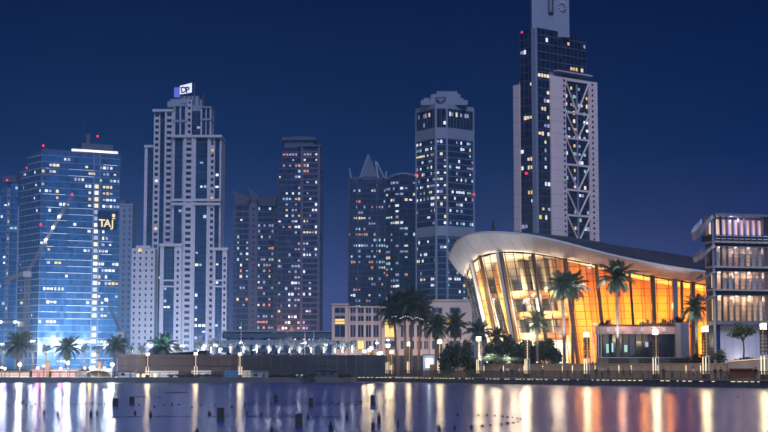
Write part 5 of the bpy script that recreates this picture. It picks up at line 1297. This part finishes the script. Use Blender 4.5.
# ------------------------------------------------------------------ things on the water
def W(px, py):
    u = (px - 384) / FPX; v = (216 - py) / FPX; dz = sin(PITCH) + v * cos(PITCH); t = -CAMH / dz
    return Vector((u * t, (cos(PITCH) - v * sin(PITCH)) * t, 0))
def fountain_unit(label, px, py, w_px, h_px, kind, group):
    p = W(px, py); s_ = p.y / FPX; w_, h = w_px * s_, h_px * s_
    t_ = thing('fountain_unit', label, 'fountain unit', (p.x, p.y, 0), group)
    b = MB()
    if kind == 0:
        b.hexa([(p.x - w_ / 2, p.y - w_ / 2, -.2), (p.x + w_ / 2, p.y - w_ / 2, -.2), (p.x + w_ / 2, p.y + w_ / 2, -.2), (p.x - w_ / 2, p.y + w_ / 2, -.2), (p.x - w_ * .44, p.y - w_ * .44, h * .86), (p.x + w_ * .44, p.y - w_ * .44, h * .86), (p.x + w_ * .44, p.y + w_ * .44, h * .86), (p.x - w_ * .44, p.y + w_ * .44, h * .86)])
        b.build('housing', 'float_black', t_); c_ = MB(); c_.box(p.x - w_ * .5, p.x + w_ * .5, p.y - w_ * .5, p.y + w_ * .5, h * .87, h); c_.build('lid', 'float_black', t_)
    else:
        b.tube([(p.x, p.y, -.2), (p.x, p.y, h * .55), (p.x, p.y, h * .6), (p.x, p.y, h)], [w_ * .5, w_ * .5, w_ * .28, w_ * .22], 10); b.build('nozzle', 'float_black', t_)
        c_ = MB(); c_.box(p.x - w_ * .6, p.x + w_ * .6, p.y - w_ * .1, p.y + w_ * .1, h * .3, h * .42); c_.build('bracket', 'dark_metal', t_)
big = [(115.5, 405, 6, 6.5, 0), (91, 416, 3, 6, 1), (132, 403.5, 5, 7, 0), (220.7, 419, 7.5, 11, 0), (150.6, 416.5, 3.2, 5, 1), (135, 414, 2.4, 3.5, 1), (209.5, 415, 3.4, 4, 1), (197, 432, 4, 4, 1),
       (276, 401, 4.4, 6, 0), (311, 405.5, 5.2, 7.5, 0), (299, 426, 8, 12, 0), (308, 418, 3, 5, 1), (331, 430.5, 4.2, 9, 1), (347, 418, 3, 6, 1), (271.6, 431, 4, 5, 1), (372.6, 403, 5, 8, 0), (379, 421, 3.2, 9, 1), (373, 429, 4, 6, 0),
       (457.7, 415.5, 2.2, 3, 1), (439.5, 430, 3, 5, 1), (454.6, 429, 2.2, 4, 1), (471, 429, 2, 4, 1), (44, 414, 2.4, 4, 1), (58, 415, 2.6, 5, 1), (97, 414.5, 2.4, 4, 1), (23, 403, 2, 3, 1), (398, 425, 2, 7, 1), (247, 414, 2, 3, 1), (261, 415, 2, 3, 1), (172, 405, 1.8, 2.6, 1)]
for i, (px, py, w_, h, k) in enumerate(big):
    side = 'left' if px < 256 else 'middle' if px < 400 else 'centre-right'
    lb = None
    if w_ >= 7: lb = ('largest black box float, below the white tower', 'large black box float right of the largest one, nearest the camera')[0 if px < 250 else 1]
    elif k == 0: lb = {115.5: 'black box float under the third floodlight reflection', 132: 'black box float between the first two lamp reflections', 276: 'black box float left of the middle of the lake', 311: 'black box float below the dark viaduct', 372.6: 'black box float beside the lantern cluster reflections', 373: 'black box float at the bottom edge below the lantern cluster'}[px]
    fountain_unit(lb or 'slim black fountain nozzle standing in the %s water' % side, px, py, w_, h, k, 'fountain units in the lake' if lb else 'fountain nozzles in the %s water' % side)
# small round floats in lines
fm = MB(); k = 5
fm.tube([(0, 0, -.10 + .24 * j / k) for j in range(k + 1)], [.02, .10, .14, .14, .10, .02], 8); fme = bpy.data.meshes.new('float'); fme.from_pydata(fm.v, [], fm.f); fme.materials.append(M['float_black'])
for p in fme.polygons: p.use_smooth = True
rows_f = []
rows_f.append(('small black float in the far line off the left bank', [(3 + 5.2 * i + random.uniform(-1.5, 1.5), 390.5 + random.uniform(-.6, .8)) for i in range(22)]))
rows_f.append(('small black float in the dense arc before the white canopy', [(52 + 3.1 * i, 404.5 - 2.2 * ((i - 10) / 10) ** 2 + random.uniform(-1, 1)) for i in range(20)]))
rows_f.append(('small black float in the near line off the left bank', [(2 + 8.5 * i + random.uniform(-2, 2), 404 + random.uniform(-1, 2)) for i in range(7)]))
rows_f.append(('small black float in the line below the brown hoarding', [(136 + 3.6 * i + random.uniform(-1, 1), 397.5 + random.uniform(-.5, .5)) for i in range(8)] + [(140 + 13 * i + random.uniform(-4, 4), 406 + random.uniform(-1.5, 1.5)) for i in range(9)]))
rows_f.append(('small black float in the line below the near-black hoarding', [(243 + 9 * i + random.uniform(-3, 3), 403 + random.uniform(-1.5, 1.5)) for i in range(15)]))
rows_f.append(('small black float in the scattered line below the lanterns', [(356 + 2.4 * i, 401.5 + random.uniform(-.5, .8)) for i in range(3)] + [(390, 400.5), (393, 400), (410, 401), (412, 401), (421, 401), (450, 400), (462, 401)]))
rows_f.append(('small black float in the straight line before the promenade', [(479, 400.4), (493, 400.4), (509, 400.3), (525, 400.3), (539, 399.8), (555, 399.5), (570, 399.5), (584, 399), (600, 398.8), (615, 398.4), (631, 397.8), (645, 398.2), (662, 398.5), (690, 397.5), (707, 397.5), (722, 397), (738, 397), (752, 396.5), (764, 396.5)]))
lp = [(65, 372), (95, 372), (123, 374), (150, 377), (168, 379), (186, 380), (203, 383), (215, 386), (205, 395), (188, 399), (168, 401), (146, 404), (108, 407), (78, 410), (40, 412)]
rows_f.append(('small black float in the closed loop before the promenade', [(460 + a / 3.54, 310 + c_ / 3.54 + .6) for a, c_ in lp]))
for lb, pts in rows_f:
    for (px, py) in pts:
        p = W(px, py); o = bpy.data.objects.new('float', fme); C.objects.link(o); s_ = random.uniform(.75, 1.15) * (.5 if 'dense' in lb else .58 if 'loop' in lb else .66)
        o.location = (p.x, p.y, 0); o.scale = (s_, s_, s_ * random.uniform(.9, 1.3)); tag(o, lb, 'float', lb.replace('small black float', 'floats'))
for lb, pts in (('thin fountain pipe across the left water', [(108, 417), (180, 416.6), (262, 416.4), (352, 417.5)]), ('thin fountain pipe in the middle of the lake', [(240, 404.5), (300, 404), (372, 404.8)])):
    q = [W(*p) + Vector((0, 0, .02)) for p in pts]; pp = []
    for a, c_ in zip(q[:-1], q[1:]):
        for j in range(10): pp.append(a.lerp(c_, j / 10) + Vector((0, random.uniform(-.25, .25), random.uniform(-.035, .01))))
    b = MB(); b.tube(pp, .014, 6); tag(b.build('fountain_pipe', 'float_black', None, smooth=True), lb, 'pipe', 'fountain pipes')
# a small drifting plank seen below the brown hoarding
p = W(176, 393); t_ = thing('floating_boom', 'short dark boom floating below the shed', 'boom', (p.x, p.y, 0)); b = MB(); b.tube([p + Vector((-1.2, -.5, -.02)), p + Vector((0, 0, .04)), p + Vector((1.3, .6, -.02))], [.05, .07, .04], 7); b.build('tube', 'float_black', t_, smooth=True)

# ------------------------------------------------------------------ people on the promenade
def person_mesh(pose):
    me = bpy.data.meshes.new('person')
    J = {'pelvis': (0, 0, .95), 'chest': (0, .02, 1.25), 'neck': (0, 0, 1.47), 'head': (0, -.02, 1.58), 'crown': (0, 0, 1.72)}
    if pose == 'stand': L = dict(lh=(-.09, 0, .9), lk=(-.10, -.02, .5), la=(-.11, .02, .09), lt=(-.12, -.16, .04), rh=(.09, 0, .9), rk=(.10, -.03, .5), ra=(.12, .02, .09), rt=(.14, -.16, .04), ls=(-.18, 0, 1.40), le=(-.24, .03, 1.13), lw=(-.23, -.06, .90), lf=(-.22, -.09, .80), rs=(.18, 0, 1.40), re=(.25, .02, 1.13), rw=(.22, -.08, .90), rf=(.21, -.11, .80))
    elif pose == 'walk': L = dict(lh=(-.09, 0, .9), lk=(-.10, -.20, .53), la=(-.10, -.22, .10), lt=(-.10, -.40, .05), rh=(.09, 0, .9), rk=(.10, .10, .5), ra=(.10, .34, .16), rt=(.10, .22, .04), ls=(-.18, 0, 1.40), le=(-.25, .16, 1.15), lw=(-.23, .10, .92), lf=(-.22, .06, .83), rs=(.18, 0, 1.40), re=(.24, -.12, 1.14), rw=(.20, -.30, .98), rf=(.19, -.38, .93))
    else: L = dict(lh=(-.09, 0, .9), lk=(-.11, -.03, .5), la=(-.12, .02, .09), lt=(-.14, -.16, .04), rh=(.09, 0, .9), rk=(.09, -.02, .5), ra=(.10, .02, .09), rt=(.11, -.16, .04), ls=(-.18, 0, 1.40), le=(-.26, -.06, 1.15), lw=(-.10, -.30, 1.20), lf=(-.04, -.36, 1.25), rs=(.18, 0, 1.40), re=(.26, -.06, 1.15), rw=(.12, -.30, 1.20), rf=(.06, -.36, 1.25))
    J.update(L); names = list(J); idx = {k: i for i, k in enumerate(names)}
    E = [('pelvis', 'chest'), ('chest', 'neck'), ('neck', 'head'), ('head', 'crown')]
    for s_ in 'lr': E += [('pelvis', s_ + 'h'), (s_ + 'h', s_ + 'k'), (s_ + 'k', s_ + 'a'), (s_ + 'a', s_ + 't'), ('chest', s_ + 's'), (s_ + 's', s_ + 'e'), (s_ + 'e', s_ + 'w'), (s_ + 'w', s_ + 'f')]
    me.from_pydata([J[k] for k in names], [(idx[a], idx[b_]) for a, b_ in E], [])
    o = bpy.data.objects.new('person', me); C.objects.link(o); md = o.modifiers.new('skin', 'SKIN'); sb = o.modifiers.new('sub', 'SUBSURF'); sb.levels = 1
    rad = {'pelvis': (.15, .11), 'chest': (.17, .12), 'neck': (.06, .06), 'head': (.085, .10), 'crown': (.07, .08), 'h': (.10, .10), 'k': (.065, .07), 'a': (.05, .05), 't': (.045, .035), 's': (.075, .07), 'e': (.05, .05), 'w': (.035, .035), 'f': (.04, .025)}
    sv = me.skin_vertices[0].data
    for k in names: sv[idx[k]].radius = rad[k] if k in rad else rad[k[1]]
    sv[0].use_root = True
    dg = bpy.context.evaluated_depsgraph_get(); m2 = bpy.data.meshes.new_from_object(o.evaluated_get(dg)); bpy.data.objects.remove(o)
    for p in m2.polygons: p.use_smooth = True
    return m2
PM = {k: person_mesh(k) for k in ('stand', 'walk', 'phone')}
CL = {}
def cloth(c):
    if c not in CL: CL[c] = mat('cloth_%d' % len(CL), c, .8, var=.2, scale=6)
    return CL[c]
hair_b = MB(); hk = 6; hair_b.tube([(0, .02, 1.60 + .155 * j / hk) for j in range(hk + 1)], [.085, .105, .11, .108, .095, .065, .01], 10); hme = bpy.data.meshes.new('hair'); hme.from_pydata(hair_b.v, [], hair_b.f); hme.materials.append(M['hair'])
for p in hme.polygons: p.use_smooth = True
def person(label, px, back, pose, rz, top, legs, h=1.72):
    q, d = prom_at(px, back); me = PM[pose].copy(); me.materials.clear()
    for m_ in (cloth(legs), cloth(top), M['skin']): me.materials.append(m_)
    for p in me.polygons:
        z = p.center.z; r_ = sqrt(p.center.x ** 2)
        hand = (z < .93 and r_ > .17 and z > .75) or (pose == 'phone' and p.center.y < -.28)
        p.material_index = 2 if z > 1.46 or hand else 1 if z > .92 or (r_ > .17 and z > .75) else 0
    o = bpy.data.objects.new('person', me); C.objects.link(o); o.location = (q.x, q.y, GZ + .055); o.rotation_euler = (0, 0, rz); s_ = h / 1.66; o.scale = (s_, s_, s_)
    tag(o, label, 'person', 'people on the promenade'); child('hair', hme, o); return o
BK, NV, GR, WH, TE, RD, BE = (.015, .015, .02), (.02, .03, .08), (.10, .10, .11), (.6, .6, .6), (.05, .30, .32), (.35, .04, .04), (.4, .32, .22)
for a in (('person in black walking below the short palms', 469, 3, 'walk', 1.7, BK, BK, 1.7), ('person all in black left of the one in pale top', 499.5, 3.5, 'stand', .3, BK, BK, 1.66), ('person in a pale top standing right of one in black', 506, 4, 'phone', -.2, WH, GR, 1.76), ('person in dark clothes beside the pale-topped one', 510, 3.2, 'stand', .5, NV, BK, 1.7),
          ('person in black, left of the group under the sixth lantern', 594, 3, 'stand', .6, BK, NV, 1.7), ('person in a pale blue top in the group right of the sixth lantern', 600.5, 3.6, 'phone', -.4, (.25, .35, .42), NV, 1.74), ('person in dark red, right of the group near the sixth lantern', 606.5, 3, 'stand', 2.6, (.2, .04, .05), BK, 1.68),
          ('person walking alone in grey before the pavilion', 621.5, 4, 'walk', -1.6, GR, BK, 1.72), ('second person walking in black before the pavilion', 628, 3, 'walk', -1.5, BK, BK, 1.7), ('person in a teal top right of the pavilion lantern', 669, 4, 'stand', .2, TE, BK, 1.66),
          ('person in navy just right of the second lantern from right', 712, 3, 'stand', .5, NV, BK, 1.74), ('person in black next to the one in navy', 717.5, 3.6, 'phone', -.5, BK, NV, 1.7), ('person in red left of the red stall cloth', 724, 3.5, 'walk', 1.6, RD, BK, 1.7), ('person in a white top left of the fifth lantern from right', 517.5, 5, 'walk', 1.5, WH, NV, 1.7), ('person in grey alone right of the fifth lantern from right', 541, 4, 'stand', -.4, GR, BK, 1.72), ('person in dark red walking below the two tall palms', 566, 3.4, 'walk', -1.6, (.25, .05, .05), BK, 1.7), ('person in beige just left of the pavilion lantern', 640, 3.2, 'stand', .8, BE, NV, 1.7), ('person in black just right of the pavilion lantern', 661, 3, 'phone', .1, BK, BK, 1.74), ('person in white walking left of the second lantern from right', 690, 4.4, 'walk', 1.6, WH, GR, 1.7), ('person in black at the right end of the promenade', 752, 3, 'stand', -.3, BK, BK, 1.72), ('person in navy alone between the short palms and lanterns', 453, 3.4, 'walk', -1.5, NV, BK, 1.72), ('person sitting-height child in beige by the lantern cluster', 382, 4, 'stand', 0, BE, NV, 1.2)):
    lb = a[0].replace('sitting-height child in beige', 'in beige standing'); person(lb, *a[1:])
# red cloth stall right of the people
q, d = prom_at(738, 4.6); t_ = thing('stall', 'low stall hung with red cloth panels near the right edge', 'stall', (q.x, q.y, GZ)); rz = atan2(d.y, d.x)
for k in range(6):
    b = MB(); a = q + d * (-2 + k * .72); e_ = a + d * .66; nn = Vector((-d.y, d.x)); nn = nn if nn.y < 0 else -nn
    b.hexa([(*a, GZ + .3), (*e_, GZ + .3), (*(e_ - nn * .05), GZ + .3), (*(a - nn * .05), GZ + .3), (*(a + nn * .06), GZ + 1.55), (*(e_ + nn * .06), GZ + 1.55), (*(e_ + nn * .01), GZ + 1.55), (*(a + nn * .01), GZ + 1.55)]); b.build('cloth_panel', 'red_cloth', t_)
b = MB(); a = q - d * 2.1; e_ = q + d * 2.4; b.bar((*a, GZ + 1.6), (*e_, GZ + 1.6), .3, .04); b.build('counter', 'walnut', t_)
for e2 in (a, e_): b = MB(); b.bar((*e2, GZ + .05), (*e2, GZ + 1.56), .05); b.build('leg', 'dark_metal', t_)
# lit ramp rail at the right edge
t_ = thing('ramp_wall', 'warm lit ramp wall at the right edge of the plaza', 'wall', (PX(752, 214), 214, GZ)); b = MB(); a, e_ = P(728, 360.5, 217), P(776, 357, 214)
b.hexa([(a.x, a.y, GZ), (e_.x, e_.y, GZ), (e_.x, e_.y + .4, GZ), (a.x, a.y + .4, GZ), (a.x, a.y, a.z), (e_.x, e_.y, e_.z), (e_.x, e_.y + .4, e_.z), (a.x, a.y + .4, a.z)]); b.build('wall', 'terrace_wall', t_)
b = MB(); b.bar(a + Vector((0, -.06, -.12)), e_ + Vector((0, -.06, -.12)), .03, .05); b.build('light_strip', 'warm_panel', t_)

# ------------------------------------------------------------------ work lights at the hotel site, and the night haze
site = thing('site_light_mast', 'white work lights on a mast at the foot of the hotel', 'light mast', (PX(12, 600), 600, GZ))
def site_mast(label, px, D, y, power, col):
    t_ = thing('site_light_mast', label, 'light mast', (PX(px, D), D, GZ), 'work light masts at the hotel site'); x, z = PX(px, D), PZ(y, D)
    b = MB(); lattice(b, (x, D, GZ), (x, D, z), .4, 8, .06); b.build('mast', 'metal_grey', t_, kind='stuff')
    for s_ in (-1, 1): b = MB(); b.tube([(x + s_ * .7, D - .2, z + .4), (x + s_ * .7, D - .5, z + .4)], .5, 10); b.build('lamp_head', 'street_white', t_)
    lamp('beam', t_, (x, D + 2.5, z + .5), power, col, 1.5)
bpy.data.objects.remove(site)
SB = (.74, .88, 1.0)
for i, (px, D, y, pw) in enumerate(((3, 850, 345, 42000), (33, 775, 342, 36000), (58, 776, 345, 36000), (82, 778, 342, 36000), (106, 782, 345, 30000), (150, 705, 346, 24000), (182, 700, 347, 26000), (215, 705, 346, 22000))):  # last three masts are added to brighten the foot of the white tower
    site_mast('white work lights on a low mast of a partly added row before the towers, %s from the left' % ordn[i], px, D, y, pw, SB if i < 5 else (.80, .84, 1))
for i, px in enumerate((275, 288)):
    site_mast('orange flood mast at the foot of the dark slab tower, %s one' % ('left', 'right')[i], px, 915, 333, 9000, (1, .36, .10))
HAZE_DENSITY = .00052
hz = MB(); hz.box(-900, 900, -60, 1080, -2, 200); ho = hz.build('haze', 'soffit'); ho['kind'] = 'stuff'
hm = bpy.data.materials.new('haze_air'); hm.use_nodes = True; t = hm.node_tree; t.nodes.clear(); oo = t.nodes.new('ShaderNodeOutputMaterial'); pv = t.nodes.new('ShaderNodeVolumePrincipled')
pv.inputs['Color'].default_value = (.27, .58, 1.0, 1); pv.inputs['Density'].default_value = HAZE_DENSITY; pv.inputs['Anisotropy'].default_value = .8
t.links.new(pv.outputs[0], oo.inputs['Volume']); ho.data.materials.clear(); ho.data.materials.append(hm)
